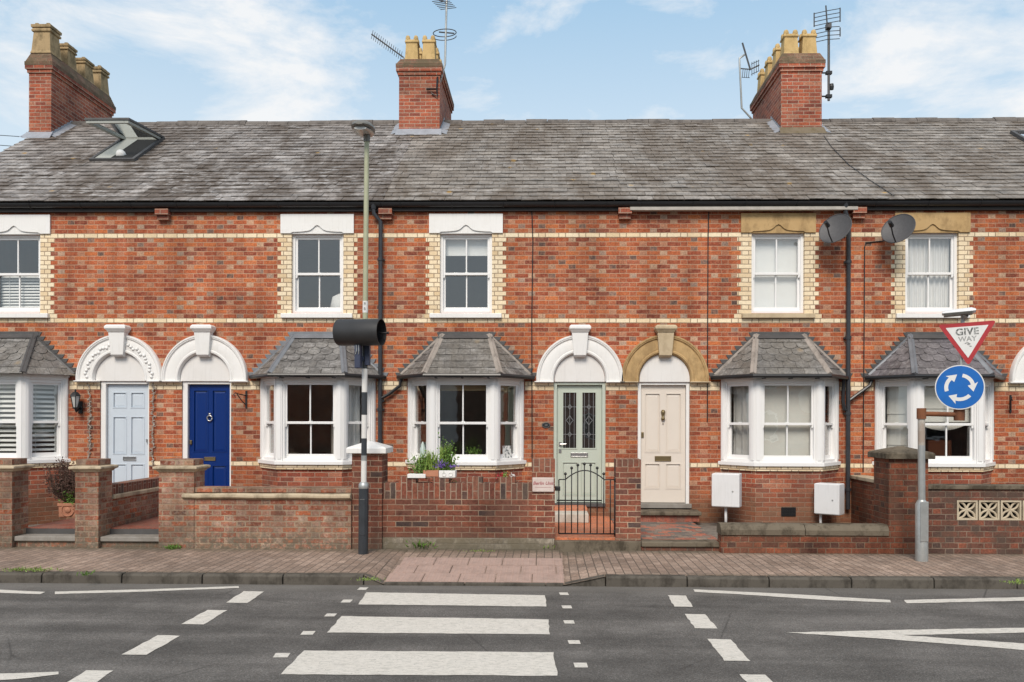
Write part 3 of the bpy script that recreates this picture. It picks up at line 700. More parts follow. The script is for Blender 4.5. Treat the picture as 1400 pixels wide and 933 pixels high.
def slat_blind(parent, F, x0, x1, z0, z1, y, pitch=.05, tilt=.016, name='slatted_blind', dep=.032):
    mb = MB(F); z = z0
    while z < z1:
        mb.add([(x0, y - dep / 2, z - tilt), (x1, y - dep / 2, z - tilt), (x1, y + dep / 2, z + tilt), (x0, y + dep / 2, z + tilt),
                (x0, y - dep / 2, z - tilt + .006), (x1, y - dep / 2, z - tilt + .006), (x1, y + dep / 2, z + tilt + .006), (x0, y + dep / 2, z + tilt + .006)],
               [(0, 3, 2, 1), (4, 5, 6, 7), (0, 1, 5, 4), (2, 3, 7, 6), (1, 2, 6, 5), (3, 0, 4, 7)])
        z += pitch
    mb.box(x0 + (x1 - x0) * .2, x0 + (x1 - x0) * .2 + .006, y - .025, y - .02, z0, z1)
    return mb.build(name, M['blind'], parent)

def wall_grid(mb, x0, x1, z0, z1, openings, depth=.16, y=0.0):
    xs = sorted(set([x0, x1] + [v for o in openings for v in o[:2] if x0 < v < x1])); zs = sorted(set([z0, z1] + [v for o in openings for v in o[2:] if z0 < v < z1]))
    for i in range(len(xs) - 1):
        for j in range(len(zs) - 1):
            cx, cz = (xs[i] + xs[i + 1]) / 2, (zs[j] + zs[j + 1]) / 2
            if any(o[0] < cx < o[1] and o[2] < cz < o[3] for o in openings): continue
            mb.quad((xs[i], y, zs[j]), (xs[i + 1], y, zs[j]), (xs[i + 1], y, zs[j + 1]), (xs[i], y, zs[j + 1]))
    for a, b, c, d in openings:
        a, b = max(a, x0), min(b, x1)
        mb.quad((a, y, c), (a, y + depth, c), (a, y + depth, d), (a, y, d)); mb.quad((b, y + depth, c), (b, y, c), (b, y, d), (b, y + depth, d))
        mb.quad((a, y + depth, d), (b, y + depth, d), (b, y, d), (a, y, d)); mb.quad((a, y, c), (b, y, c), (b, y + depth, c), (a, y + depth, c))

BAY_W, BAY_F, BAY_P = .975, .535, .53        # half width at wall, half width at front, projection
BAY_SILL, BAY_HEAD, BAY_EAVE, BAY_TOP = 1.055, 2.40, 2.49, 3.165
def bay_faces(cx):
    pts = [(cx - BAY_W, 0), (cx - BAY_F, -BAY_P), (cx + BAY_F, -BAY_P), (cx + BAY_W, 0)]
    res = []
    for i in range(3):
        a, b = Vector(pts[i]), Vector(pts[i + 1]); d = (b - a); ln = d.length; d.normalize()
        res.append((face_M((a.x, a.y, 0), (d.x, d.y), (-d.y, d.x)), ln, a, d))
    return res
def off_poly(cx, o, o2=None):     # bay outline pushed outwards by o
    k = o * 0.45
    return [(cx - BAY_W - o * 1.1, 0), (cx - BAY_F - k, -BAY_P - o), (cx + BAY_F + k, -BAY_P - o), (cx + BAY_W + o * 1.1, 0)]

def bay(house, cx, opts):
    fs = bay_faces(cx)
    # posts and head
    mb = MB()
    for i, (F, ln, a, d) in enumerate(fs):
        m = MB(F)
        p0 = .10 if i else .085; p1 = .10 if i < 2 else .085
        m.box(0.004, p0, 0.0, .14, BAY_SILL + .03, BAY_HEAD + .05); m.box(ln - p1, ln - .004, 0.0, .14, BAY_SILL + .03, BAY_HEAD + .05)
        m.box(0.02, p0 - .022, -.012, 0.0, BAY_SILL + .06, BAY_HEAD + .01); m.box(ln - p1 + .022, ln - .02, -.012, 0.0, BAY_SILL + .06, BAY_HEAD + .01)
        m.box(p0, ln - p1, .002, .138, BAY_HEAD, BAY_HEAD + .05)
        mb.v += []; mb.add(m.v, m.f)
    hp = off_poly(cx, .018); mb.prismz(hp + [], BAY_HEAD + .05, BAY_EAVE - .0)
    bo = mb.build('bay_window', M['whitefrm'], house, bevel=.006)
    # sill
    sp = off_poly(cx, .038); MB().prismz(sp, BAY_SILL - .03, BAY_SILL + .03).build('window_sill', M['whitefrm'], bo, bevel=.006)
    for i, (F, ln, a, d) in enumerate(fs):
        p0 = .10 if i else .085; p1 = .10 if i < 2 else .085
        w = ln - p0 - p1; h = BAY_HEAD - BAY_SILL - .03
        F2 = F @ Matrix.Translation((p0, 0, BAY_SILL + .03))
        sash_window('window_frame', bo, F2, w, h, bar=(i == 1), frame=.03, sub=bo, sashw=.038, meet=.47)
        opts['dress'](bo, i, F2, w, h)
    # brick base
    bp = [(x, y) for x, y in off_poly(cx, -.03)]
    z_c = BAY_SILL - .03 - COURSE
    MB().prismz(bp, -0.05, z_c).build('bay_base', M['bay_brick'], bo)
    MB().prismz(off_poly(cx, .004), z_c + .001, BAY_SILL - .031).build('cream_course', M['cream'], bo)
    # roof
    O = [(cx - BAY_W - .125, -.01, BAY_EAVE), (cx - BAY_F - .07, -BAY_P - .14, BAY_EAVE), (cx + BAY_F + .07, -BAY_P - .14, BAY_EAVE), (cx + BAY_W + .125, -.01, BAY_EAVE)]
    T = [(cx - .395, -.012, BAY_TOP), (cx + .395, -.012, BAY_TOP)]
    O = [Vector(p) for p in O]; T = [Vector(p) for p in T]
    mb = MB(); rng = random.Random(int(cx * 100))
    quads = [(O[1], O[2], T[1], T[0]), (O[0], O[1], T[0]), (O[2], O[3], T[1])]
    e = .012
    mb.add([O[0], O[1], O[2], O[3], T[0], T[1]], [(1, 2, 5, 4), (0, 1, 4), (2, 3, 5), (3, 2, 1, 0), (0, 4, 5, 3)])
    for q in quads:
        U = (q[1] - q[0]).normalized(); N = U.cross(q[2] - q[0]).normalized(); V = N.cross(U)
        p2 = [((p - q[0]).dot(U), (p - q[0]).dot(V)) for p in q]
        pl = []
        for i in range(len(p2)):
            (x0, y0), (x1, y1) = p2[i], p2[(i + 1) % len(p2)]
            if abs(y1 - y0) < 1e-6 and i == 0: continue
            dx, dy = x1 - x0, y1 - y0; l = math.hypot(dx, dy)
            pl.append((dy / l, -dx / l, (dy * x0 - dx * y0) / l))
        us = [p[0] for p in p2]; vs = [p[1] for p in p2]
        slates(mb, q[0], U, V, N, pl, min(us), max(us), -.02, max(vs), .205, .155, .007, rng, scallop=(lambda r: r in (2, 3, 4)) if opts.get('scallop', True) else None, jit=.004)
    ro = mb.build('bay_roof', M[opts.get('roofmat', 'bay_slate')], bo)
    # hips
    hm = M[opts.get('hip', 'lead')]
    mb = MB(); mbl = MB()
    for a, b in ((O[1], T[0]), (O[2], T[1])):
        d = (b - a).normalized(); side = Vector((1, 0, 0)); up = Vector((0, -.55, .83))
        s = d.cross(up).normalized()
        r0 = [a + s * k + up * z for k, z in ((-.05, .012), (-.03, .028), (-.015, .03), (0, .046), (.015, .03), (.03, .028), (.05, .012))]
        r1 = [p + (b - a) for p in r0]
        mb = MB(); mb.loft([r0, r1]); mb.build('hip', hm, bo, smooth=40)
    for a, b, sg in ((O[0], T[0], 1), (O[3], T[1], -1)):       # mortar or lead fillet against the wall
        dd = b - a
        nrm = Vector((-dd.z, 0, dd.x)).normalized() * (1 if dd.x > 0 else -1)
        i = Vector((sg * .085, -.07, .02)) if opts.get('fillet') else Vector((sg * .05, -.05, .02))
        mb = MB(); mb.loft([[a + Vector((0, 0, .02)), a + Vector((0, -.03, .035)), a + i * .9], [b + Vector((0, 0, .02)), b + Vector((0, -.03, .035)), b + i * .6]]); mb.build('fillet', hm, bo)
    n = 9
    for a, b, sg in ((O[0], T[0], -1), (O[3], T[1], 1)):
        mb = MB(); z = math.floor(a.z / COURSE) * COURSE
        while z < BAY_TOP + .02:
            def xat(zz): return a.x + (b.x - a.x) * (min(max(zz, a.z), b.z) - a.z) / (b.z - a.z)
            xo = xat(z + .0) + sg * (.095 + random.uniform(-.015, .015)); xi = xat(z + COURSE) - sg * .06
            z0_ = max(z + .004, a.z - .02)
            pts = [(xo, z + COURSE - .006), (xi, z + COURSE - .006), (xi, z0_), (max(xat(z0_) * sg, (xo - sg * .035) * sg) * sg, z0_)]
            if sg < 0: pts = [pts[3], pts[2], pts[1], pts[0]]
            mb.prism(pts, -.012, 0.0)
            z += COURSE
        mb.build('stepped_flashing', M[opts.get('flash', 'darklead')], bo)
    mb = MB(); mb.prism([(cx - .47, BAY_TOP - .03), (cx + .47, BAY_TOP - .03), (cx + .46, BAY_TOP + .06), (cx - .46, BAY_TOP + .06)], -.018, 0)
    mb.add([(cx - .43, -.019, BAY_TOP + .02), (cx + .43, -.019, BAY_TOP + .02), (cx + .46, -.11, BAY_TOP - .055), (cx - .46, -.11, BAY_TOP - .055)], [(3, 2, 1, 0)])
    mb.build('flashing', M[opts.get('flash', 'darklead')], bo)
    if opts.get('gutter', True):
        mb = MB(); g = off_poly(cx, .16); zz = BAY_EAVE - .028
        mb.tube([(g[0][0] + .02, -.03, zz)] + [(x, y, zz) for x, y in g[1:3]] + [(g[3][0] - .02, -.03, zz)], .034, 8)
        for k in range(3):
            bx = cx + (-.42 + .42 * k); mb.box(bx - .015, bx + .015, -BAY_P - .17, -BAY_P - .02, zz - .045, zz - .028)
        mb.build('gutter', M['black'], bo, smooth=40)
    return bo

def door_surround(house, cx, mats, ornate=False, opening=(0, 0)):
    ring_m, key_m, lun_m, cap_m = mats
    zs = 2.435; stilt = .035
    prof = [(.725, 0), (.725, -.075), (.715, -.095), (.695, -.095), (.69, -.085), (.675, -.085), (.665, -.07), (.655, -.06), (.645, -.062), (.50, -.075), (.485, -.07), (.47, -.085), (.445, -.082), (.43, -.06), (.42, -.008), (.42, 0)]
    mb = MB(); rings = []; n = 40
    rings.append([(cx + r, y, zs - stilt) for r, y in prof])
    for k in range(n + 1):
        t = math.pi * k / n
        rings.append([(cx + r * math.cos(t), y, zs + r * math.sin(t) * 1.02) for r, y in prof])
    rings.append([(cx - r, y, zs - stilt) for r, y in prof])
    mb.loft(rings)
    so_ = mb.build('door_surround', M[ring_m], house, smooth=35)
    if ornate:
        mb = MB()
        for k in range(33):
            t = math.pi * (k + .5) / 33; r = .555 + .02 * math.sin(k * 2.1)
            mb.lathe([(.03, 0), (.024, .018), (.008, .028)], (0, 0, 0), 7)
            for i in range(len(mb.v) - 21, len(mb.v)):
                p = mb.v[i]; mb.v[i] = Vector((cx + r * math.cos(t) + p.x, -.068 - p.z, zs + r * math.sin(t) * 1.02 + p.y))
        mb.build('ornament', M[ring_m], so_, smooth=True)
    mb = MB(); pts = [(cx + .415 * math.cos(math.pi * k / 24), zs + .415 * 1.02 * math.sin(math.pi * k / 24)) for k in range(25)]
    mb.prism([(cx - .415, zs - .03)] + [(cx + .415, zs - .03)] + pts[1:-1] if False else [(cx - .415, zs - .04), (cx + .415, zs - .04)] + pts, -.012, 0)
    mb.build('lunette', M[lun_m], so_)
    # impost moulding
    for a, b in (((cx - .75), opening[0] - .0), (opening[1], cx + .75)):
        mb = MB(); mb.box(a, b, -.105, -.001, zs - .053, zs - stilt - .001); mb.box(a + .012, b - .012, -.075, -.001, zs - .064, zs - .0532)
        mb.build('impost', M[cap_m], so_, bevel=.006)
    mb = MB()
    mb.loft([[(cx + sx * a, y, z) for sx, y in ((-1, -d), (1, -d), (1, -.01), (-1, -.01))] for a, d, z in ((.098, .10, 2.80), (.103, .135, 2.83), (.135, .155, 3.205))])
    mb.loft([[(cx + sx * a, y, z) for sx, y in ((-1, -d), (1, -d), (1, -.0), (-1, -.0))] for a, d, z in ((.14, .165, 3.2051), (.15, .18, 3.225), (.165, .195, 3.245), (.178, .21, 3.26), (.178, .21, 3.295), (.15, .19, 3.325))])
    mb.build('keystone', M[key_m], so_, bevel=.004)
    return so_

def door(house, x0, x1, z0, z1, mat, panels, frame_mat='white', glazed=False, fw=(.05, .05)):
    """slab with moulded panels; panels are (x0,x1,z0,z1) in 0..1 of the slab"""
    Yd = .085
    mb = MB(); mb.box(x0, x0 + fw[0], .02, .15, z0, z1); mb.box(x1 - fw[1], x1, .02, .15, z0, z1); mb.box(x0 + fw[0], x1 - fw[1], .021, .15, z1 - .05, z1)
    fr_name = 'door_frame'
    a, b = x0 + fw[0] + .004, x1 - fw[1] - .004; t, s = z1 - .055, z0 + .012
    W, H = b - a, t - s
    d = MB()
    def px(v): return a + v * W
    def pz(v): return s + v * H
    holes = [(px(p[0]), px(p[1]), pz(p[2]), pz(p[3])) for p in panels]
    wall_grid(d, a, b, s, t, holes, depth=.02, y=Yd)
    d.box(a, b, Yd + .022, Yd + .045, s, t)
    for (pa, pb, pc, pd), p in zip(holes, panels):
        if len(p) > 4: continue
        d.ring(pa - .010, pb + .010, pc - .010, pd + .010, .016, Yd - .007, Yd + .012)
        m = min(.045, (pb - pa) * .25)
        d.add([(pa + .008, Yd + .019, pc + .008), (pb - .008, Yd + .019, pc + .008), (pb - .008, Yd + .019, pd - .008), (pa + .008, Yd + .019, pd - .008),
               (pa + m, Yd + .012, pc + m), (pb - m, Yd + .012, pc + m), (pb - m, Yd + .012, pd - m), (pa + m, Yd + .012, pd - m)],
              [(4, 5, 6, 7), (0, 1, 5, 4), (1, 2, 6, 5), (2, 3, 7, 6), (3, 0, 4, 7)])
    do = d.build('door', M[mat], house)
    mb.build('door_frame', M[frame_mat], do, bevel=.004)
    return do, a, b, s, t, Yd

def letterbox(do, x, z, Y, mat, w=.25, h=.055):
    mb = MB(); mb.ring(x - w / 2, x + w / 2, z - h / 2, z + h / 2, .010, Y - .016, Y); mb.box(x - w / 2 + .012, x + w / 2 - .012, Y - .009, Y, z - h / 2 + .012, z + h / 2 - .012)
    mb.build('letterbox', M[mat], do, bevel=.002)

def house_shell(i, openings, label, roofmat, gable_l=False, gable_r=False, bands=None):
    x0, x1 = XB[i], XB[i + 1]
    h = thing('terraced_house', ((x0 + x1) / 2, 0, 0), label, 'house', 'red brick terraced houses')
    mb = MB(); wall_grid(mb, x0, x1, -.1, WTOP, openings); mb.build('front_wall', M['facade'], h)
    # rear and side walls, room shells
    mb = MB()
    mb.quad((x1, 8.0, -.1), (x0, 8.0, -.1), (x0, 8.0, 5.4), (x1, 8.0, 5.4))
    mb.build('rear_wall', M['facade'], h)
    for x, on in ((x0, gable_l), (x1, gable_r)):
        if on:
            pts = [(0, -.1), (8, -.1), (8, 5.36), (4, 8.08), (0, 5.36)]
            mb = MB(); mb.add([(x, y, z) for y, z in pts], [(4, 3, 2, 1, 0) if x == x0 else (0, 1, 2, 3, 4)]); mb.build('gable_wall', M['facade'], h)
    mb = MB(); e = .012
    for z0, z1 in ((.36, 2.72), (2.95, 5.25)):
        a, b, y0, y1 = x0 + .1, x1 - .1, .16, 4.2
        mb.add([(a, y0, z0), (b, y0, z0), (b, y1, z0), (a, y1, z0), (a, y0, z1), (b, y0, z1), (b, y1, z1), (a, y1, z1)], [(0, 1, 2, 3), (7, 6, 5, 4), (3, 2, 6, 7), (0, 3, 7, 4), (2, 1, 5, 6)])
    mb.build('room', M['interior'], h)
    # roof
    rng = random.Random(100 + i)
    mb = MB()
    xa, xb = x0 - (.06 if gable_l else 0), x1 + (.06 if gable_r else 0)
    O = Vector((xa, EAVE_Y, EAVE_Z))
    mb.quad((xa, EAVE_Y, EAVE_Z - .002), (xb, EAVE_Y, EAVE_Z - .002), (xb, RIDGE_Y, RIDGE_Z - .002), (xa, RIDGE_Y, RIDGE_Z - .002))
    mb.quad((xb, 8.13, EAVE_Z), (xa, 8.13, EAVE_Z), (xa, RIDGE_Y, RIDGE_Z), (xb, RIDGE_Y, RIDGE_Z))
    wv = xb - xa
    slates(mb, O, (1, 0, 0), RS, RN, [(1, 0, wv), (-1, 0, 0)], 0, wv, -.03, RLEN, .255, .198, .012, rng, jit=.010)
    ro = mb.build('roof', M[roofmat], h)
    mb = MB(); x = xa
    while x < xb - .02:
        e2 = min(x + .455, xb); dz = random.uniform(-.014, .014)
        pts = [(-.13, -.10), (-.12, -.055), (-.05, .015), (0, .03), (.05, .015), (.12, -.055), (.13, -.10)]
        mb.loft([[(x + .004, RIDGE_Y + a, RIDGE_Z + .035 + b + dz) for a, b in reversed(pts)], [(e2 - .004, RIDGE_Y + a, RIDGE_Z + .035 + b + dz) for a, b in reversed(pts)]])
        x = e2
    mb.build('ridge', M['ridge'], ro)
    # cream bands
    def band(z, rows, gaps, name):
        xs = x0
        for a, b in sorted(gaps) + [(x1, x1 + 1)]:
            if a > xs + .01: MB().box(xs, min(a, x1), -.004, .03, z, z + rows * COURSE).build(name, M['cream'], h)
            xs = max(xs, b)
    band(ZBAND3, 1, bands['up'], 'cream_band'); band(ZBAND2, 1, [], 'cream_band'); band(ZIMP, 2, bands['imp'], 'cream_band'); band(ZBAND1, 1, bands['low'], 'cream_band')
    # eaves
    mb = MB(); mb.box(x0, x1, -.075, -.001, 5.228, 5.375); 
    if 'fascia' in bands: mb.box(x0 + .12, x1, -.155, -.0752, 5.216, 5.268)
    mb.build('fascia', M[bands.get('fascia', 'fascia_dk')], h)
    mb = MB(); prof = []
    n = 8
    outer = [(-.115 + .062 * math.cos(t), 5.352 + .072 * math.sin(t)) for t in [math.pi + math.pi * k / n for k in range(n + 1)]]
    inner = [(-.115 + .054 * math.cos(t), 5.352 + .064 * math.sin(t)) for t in [2 * math.pi - math.pi * k / n for k in range(n + 1)]]
    ring = outer + inner
    mb.loft([[(xa, y, z) for y, z in ring], [(xb, y, z) for y, z in ring]])
    x = x0 + .3
    while x < x1:
        mb.tube([(x, -.055, 5.36)] + [(x, -.115 + .066 * math.cos(t), 5.352 + .077 * math.sin(t)) for t in [2 * math.pi - math.pi * k / 6 for k in range(7)]], .008, 6)
        x += .85
    mb.build('gutter', M['black'], h, smooth=40)
    # corbel at the party wall on the left
    cxx = x0 + .03
    mb = MB(); mb.box(cxx - .10, cxx + .12, -.14, 0, 5.165, 5.262); mb.box(cxx - .085, cxx + .105, -.09, 0, 5.09, 5.164)
    mb.build('corbel', M['bay_brick'], h)
    return h

def upstairs(h, cx, w, dress, lintel='white', sill='white', z0=3.54, z1=4.875, sillw=.60):
    a, b = cx - w / 2, cx + w / 2
    F = face_M((a, .0, z0), (1, 0), (0, 1)) 
    fr = sash_window('sash_window', h, F @ Matrix.Translation((0, .035, 0)), w, z1 - z0, bar=True, meet=.5)
    dress(fr, F @ Matrix.Translation((0, .035, 0)), w, z1 - z0)
    mb = MB(); mb.loft([[(cx + sx * sillw * k, y, z) for sx, y in ((-1, -.07), (1, -.07), (1, .04), (-1, .04))] for k, z in ((1, z0 - .088), (1, z0 - .012))]); 
    mb.build('window_sill', M[sill], h, bevel=.008)
    # lintel with ogee nib cut in its lower edge
    lw = .615; zb = z1 - .005; zt = 5.19
    n = 12; nib = []
    for k in range(-n, n + 1):
        t = k / n; x = cx + t * (w / 2 - .03)
        hgt = .022 + .085 * math.exp(-(t * 5.2) ** 2) + .03 * math.exp(-(t * 1.9) ** 2)
        nib.append((x, zb + hgt))
    pts = [(cx - lw, zb), (cx - w / 2 + .02, zb)] + nib + [(cx + w / 2 - .02, zb), (cx + lw, zb), (cx + lw, zt), (cx - lw, zt)]
    mb = MB(); mb.prism([(cx - lw, zb + .001)] + [(cx - w / 2 - .01, zb + .001)] + nib + [(cx + w / 2 + .01, zb + .001), (cx + lw, zb + .001), (cx + lw, zt), (cx - lw, zt)], -.035, -.002)
    mb.prism([(cx - w / 2 - .01, zb - .004), (cx + w / 2 + .01, zb - .004), (cx + w / 2 + .01, zb + .15), (cx - w / 2 - .01, zb + .15)], -.012, .03)
    mb.build('lintel', M[lintel], h)
    # toothed cream quoins
    for sgn in (-1, 1):
        mb = MB(); z = ZBAND2 + COURSE; k = 0
        e = cx + sgn * (w / 2 - .003)
        while z < z1 - .01:
            L_ = .285 if k == 0 else (.235 if k % 2 else .175)
            zt2 = min(z + COURSE, z1 - .004)
            if z > ZBAND3 - .01: L_ = max(L_, .0)
            mb.box(min(e, e + sgn * L_), max(e, e + sgn * L_), -.005, .06, z, zt2 - (0 if zt2 < z1 - .01 else .002))
            z += COURSE; k += 1
        mb.build('quoin', M['cream'], h)
    return fr
BC = [PX(94) - BAY_W, PX(356) + BAY_W, (PX(558) + PX(716)) / 2, (PX(985) + PX(1147)) / 2, (PX(1195) + PX(1359)) / 2, PX(1702)]
WC = [PX(55.5, 0, 380) - .44, PX(434, 0, 380), PX(637, 0, 380), PX(1063.5, 0, 380), PX(1274, 0, 380), PX(1702, 0, 380)]
DO = [(PX(137), PX(204)), (PX(249), PX(316)), (PX(757), PX(828)), (PX(872), PX(943)), (PX(1406), PX(1474)), (PX(1522), PX(1590))]
AC = [PX(165), PX(281), PX(792.5), PX(908.5), PX(1440), PX(1556)]
WW = .88
DZ = (.37, 2.395)
LAB = ['left end terraced house with pale blue panelled door and slatted blinds in the bay window',
       'terraced house with royal blue front door beside the banded crossing column',
       'middle terraced house with sage green leaded glass door behind an iron gate',
       'terraced house with cream front door under an ochre stone arch',
       'right hand terraced house behind the round blue road sign with white downstairs blinds',
       'furthest right terraced house showing only its roof slope past the right skylight']
houses = []
for i in range(6):
    ops = [(WC[i] - WW / 2, WC[i] + WW / 2, 3.54, 4.875), (BC[i] - .80, BC[i] + .80, BAY_SILL, BAY_EAVE - .06), (DO[i][0], DO[i][1], DZ[0], DZ[1])]
    baygap = (BC[i] - .99, BC[i] + .99)
    b = dict(up=[(WC[i] - WW / 2, WC[i] + WW / 2)], imp=[baygap, DO[i]], low=[baygap, DO[i]])
    if i == 3: b['fascia'] = 'fascia_pale'
    houses.append((ops, b))
M['fascia_pale'] = plain('weathered_pale_fascia', (0.42, 0.385, 0.34), 0.6, 0, 0.3, 7)
H = [house_shell(i, houses[i][0], LAB[i], ['slate', 'slate', 'slate_brown', 'slate_brown', 'slate_brown', 'slate_brown'][i], i == 0, i == 5, houses[i][1]) for i in range(6)]

# ---- upstairs windows
def up1(fr, F, w, h): slat_blind(fr, F, .07, w - .07, .09, h * .5, .19, .05); 
def up2(fr, F, w, h):
    mb = MB(F); mb.lathe([(.14, 0), (.20, .12), (.16, .3), (.05, .36)], (w - .12, .35, .02), 16); mb.build('cushion', M['curtain'], fr, smooth=True)
def up3(fr, F, w, h): flat_blind(fr, F, .05, w - .05, h - .34, h - .05, .17, 'blind')
def up4(fr, F, w, h): flat_blind(fr, F, .05, w - .05, .05, h - .05, .17, 'blind')
def up5(fr, F, w, h):
    curtain(fr, F, .04, w * .5, .05, h - .04, .18, 'curtain', 5, .02); curtain(fr, F, w * .5, w - .04, .05, h - .04, .185, 'curtain', 5, .02)
for i, (dress, lin, sil) in enumerate(((up1, 'white', 'white'), (up2, 'white', 'white'), (up3, 'white', 'white'), (up4, 'stone', 'palestone'), (up5, 'stone', 'white'), (up3, 'white', 'white'))):
    upstairs(H[i], WC[i], WW, dress, lin, sil)

# ---- bays
def bay1(bo, i, F, w, h):
    slat_blind(bo, F, .06, w - .06, h * .49, h - .06, .19, .078, .018, 'shutter', .04); slat_blind(bo, F, .06, w - .06, .08, h * .45, .19, .078, .018, 'shutter', .04)
    mb = MB(F); mb.ring(.035, w - .035, .04, h - .03, .03, .165, .215); mb.box(.04, w - .04, .166, .214, h * .455, h * .485); mb.build('shutter_frame', M['blind'], bo)
def bay2(bo, i, F, w, h):
    if i == 2: curtain(bo, F, .05, w - .05, -.3, h, .25, 'curtain', 4, .03)
    if i == 0: curtain(bo, F, .02, w * .65, -.3, h, .30, 'curtain_grey', 3, .03)
    if i == 1:
        curtain(bo, F, .56, .72, -.3, h * .6, .9, 'curtain_grey', 3, .03)
def bay3(bo, i, F, w, h):
    if i != 0: flat_blind(bo, F, .04, w - .04, h - .17, h - .04, .19, 'blind_wood', folds=3)
    if i == 0: curtain(bo, F, w * .45, w - .02, -.3, h, .28, 'curtain_grey', 2, .03)
def bay4(bo, i, F, w, h):
    if i == 0: curtain(bo, F, .03, w - .03, -.2, h, .20, 'curtain_grey', 4, .025)
    if i == 1: flat_blind(bo, F, .02, w - .02, .02, h - .02, .19, 'blind_cream')
    if i == 2: curtain(bo, F, w * .3, w, -.2, h, .24, 'curtain_grey', 3, .03)
def bay5(bo, i, F, w, h):
    if i == 0: flat_blind(bo, F, .03, w - .03, .02, h - .02, .20, 'blind_cream', folds=5)
    if i == 1:
        flat_blind(bo, F, .02, w - .02, h * .50, h - .02, .20, 'blind_cream', folds=3)
        mb = MB(F); n = 14
        top = [(.02 + (w - .04) * k / n, .215, h * .50) for k in range(n + 1)]; bot = [(.02 + (w - .04) * k / n, .215, h * .50 - .03 - .11 * math.sin(math.pi * k / n)) for k in range(n + 1)]
        mb.add(top + bot, [(k, n + 1 + k, n + 2 + k, k + 1) for k in range(n)]); mb.build('valance', M['blind_cream'], bo)
    if i == 2: curtain(bo, F, .04, w * .7, -.2, h, .24, 'curtain_grey', 3, .03)
BO = [dict(dress=bay1, roofmat='bay_slate', hip='darklead', flash='darklead', gutter=False), dict(dress=bay2, roofmat='bay_slate', hip='lead', flash='lead', fillet=False),
      dict(dress=bay3, roofmat='bay_slate', hip='mortarhip', flash='darklead', fillet=True, scallop=False), dict(dress=bay4, hip='mortarhip', flash='darklead', fillet=True), dict(dress=bay5, roofmat='bay_slate_purple', hip='lead', flash='darklead'), dict(dress=bay2)]
BAYS = [bay(H[i], BC[i], BO[i]) for i in range(6)]

# ---- doors and surrounds
SM = [('white', 'white', 'offwhite', 'white'), ('white', 'white', 'offwhite', 'white'), ('white', 'white', 'offwhite', 'white'), ('stone', 'palestone', 'offwhite', 'palestone'), ('white', 'white', 'offwhite', 'white')] * 2
for i in range(6): door_surround(H[i], AC[i], SM[i], i == 0, DO[i])
six = [(.13, .44, .80, .93), (.56, .87, .80, .93), (.13, .44, .40, .72), (.56, .87, .40, .72), (.13, .44, .07, .31), (.56, .87, .07, .31)]
four = [(.11, .44, .42, .95), (.56, .89, .42, .95), (.11, .44, .06, .30), (.56, .89, .06, .30)]
d1, a, b, s, t, Y = door(H[0], *DO[0], *DZ, 'door_lightblue', six, fw=(.085, .03))
letterbox(d1, (a + b) / 2 + .02, s + .36 * (t - s), Y, 'chrome', .22, .07)
MB().tube([(b - .03, Y - .03, 1.36), (b - .03, Y - .03, 1.42)], .012).lathe([(.02, 0), (.02, .01)], (b - .03, Y - .02, 1.40)).build('handle', M['chrome'], d1)
d2, a, b, s, t, Y = door(H[1], *DO[1], *DZ, 'door_blue', four, fw=(.085, .03))
letterbox(d2, (a + b) / 2, s + .36 * (t - s), Y, 'brass', .19, .06)
mb = MB(); mb.tube([((a + b) / 2 + .042 * math.cos(k * math.pi / 8), Y - .025, s + .71 * (t - s) + .045 * math.sin(k * math.pi / 8)) for k in range(17)], .011, 6); mb.box((a + b) / 2 - .02, (a + b) / 2 + .02, Y - .03, Y, s + .74 * (t - s) - .01, s + .74 * (t - s) + .03)
mb.build('knocker', M['chrome'], d2, smooth=True)
MB().box(a + .015, a + .05, Y - .03, Y, 1.33, 1.40).build('lock', M['brass'], d2, bevel=.004)
glz = [(.13, .44, .46, .94, 1), (.56, .87, .46, .94, 1), (.13, .46, .06, .34), (.54, .87, .06, .34)]
d3, a, b, s, t, Y = door(H[2], *DO[2], *DZ, 'door_sage', glz, frame_mat='door_sage', fw=(.055, .055))
W_, H_ = b - a, t - s
for p in glz[:2]:
    xa, xb_, za, zb = a + p[0] * W_, a + p[1] * W_, s + p[2] * H_, s + p[3] * H_
    MB().quad((xa, Y + .014, za), (xb_, Y + .014, za), (xb_, Y + .014, zb), (xa, Y + .014, zb)).build('pane', M['glass'], d3)
    MB().quad((xa, Y + .0215, za), (xb_, Y + .0215, za), (xb_, Y + .0215, zb), (xa, Y + .0215, zb)).build('backing', M['dkpane'], d3)
    mb = MB(); xm = (xa + xb_) / 2; q = Y + .009
    for x in (xm - .075, xm, xm + .075): mb.box(x - .004, x + .004, q, q + .004, za, zb)
    for f in (.25, .74): mb.box(xa, xb_, q - .001, q + .004, za + f * (zb - za) - .004, za + f * (zb - za) + .004)
    for f, r in ((.5, .085), (.25, .045), (.74, .045)):
        zc = za + f * (zb - za); pts = []
        for k in range(24):
            th = k * math.pi / 12; rr = r * (abs(math.cos(th)) ** 1.0 + abs(math.sin(th)) ** 1.0) ** -1.4 * 1.0
            pts.append((xm + rr * math.cos(th) * .72, q - .002, zc + rr * math.sin(th)))
        mb.tube(pts + [pts[0]], .0055, 5)
    mb.build('leading', M['chrome'], d3)
    mb = MB(); mb.ring(xa - .012, xb_ + .012, za - .012, zb + .012, .018, Y - .009, Y + .006); mb.build('glazing_bead', M['door_sage'], d3)
letterbox(d3, (a + b) / 2, s + .405 * H_, Y, 'chrome', .29, .07)
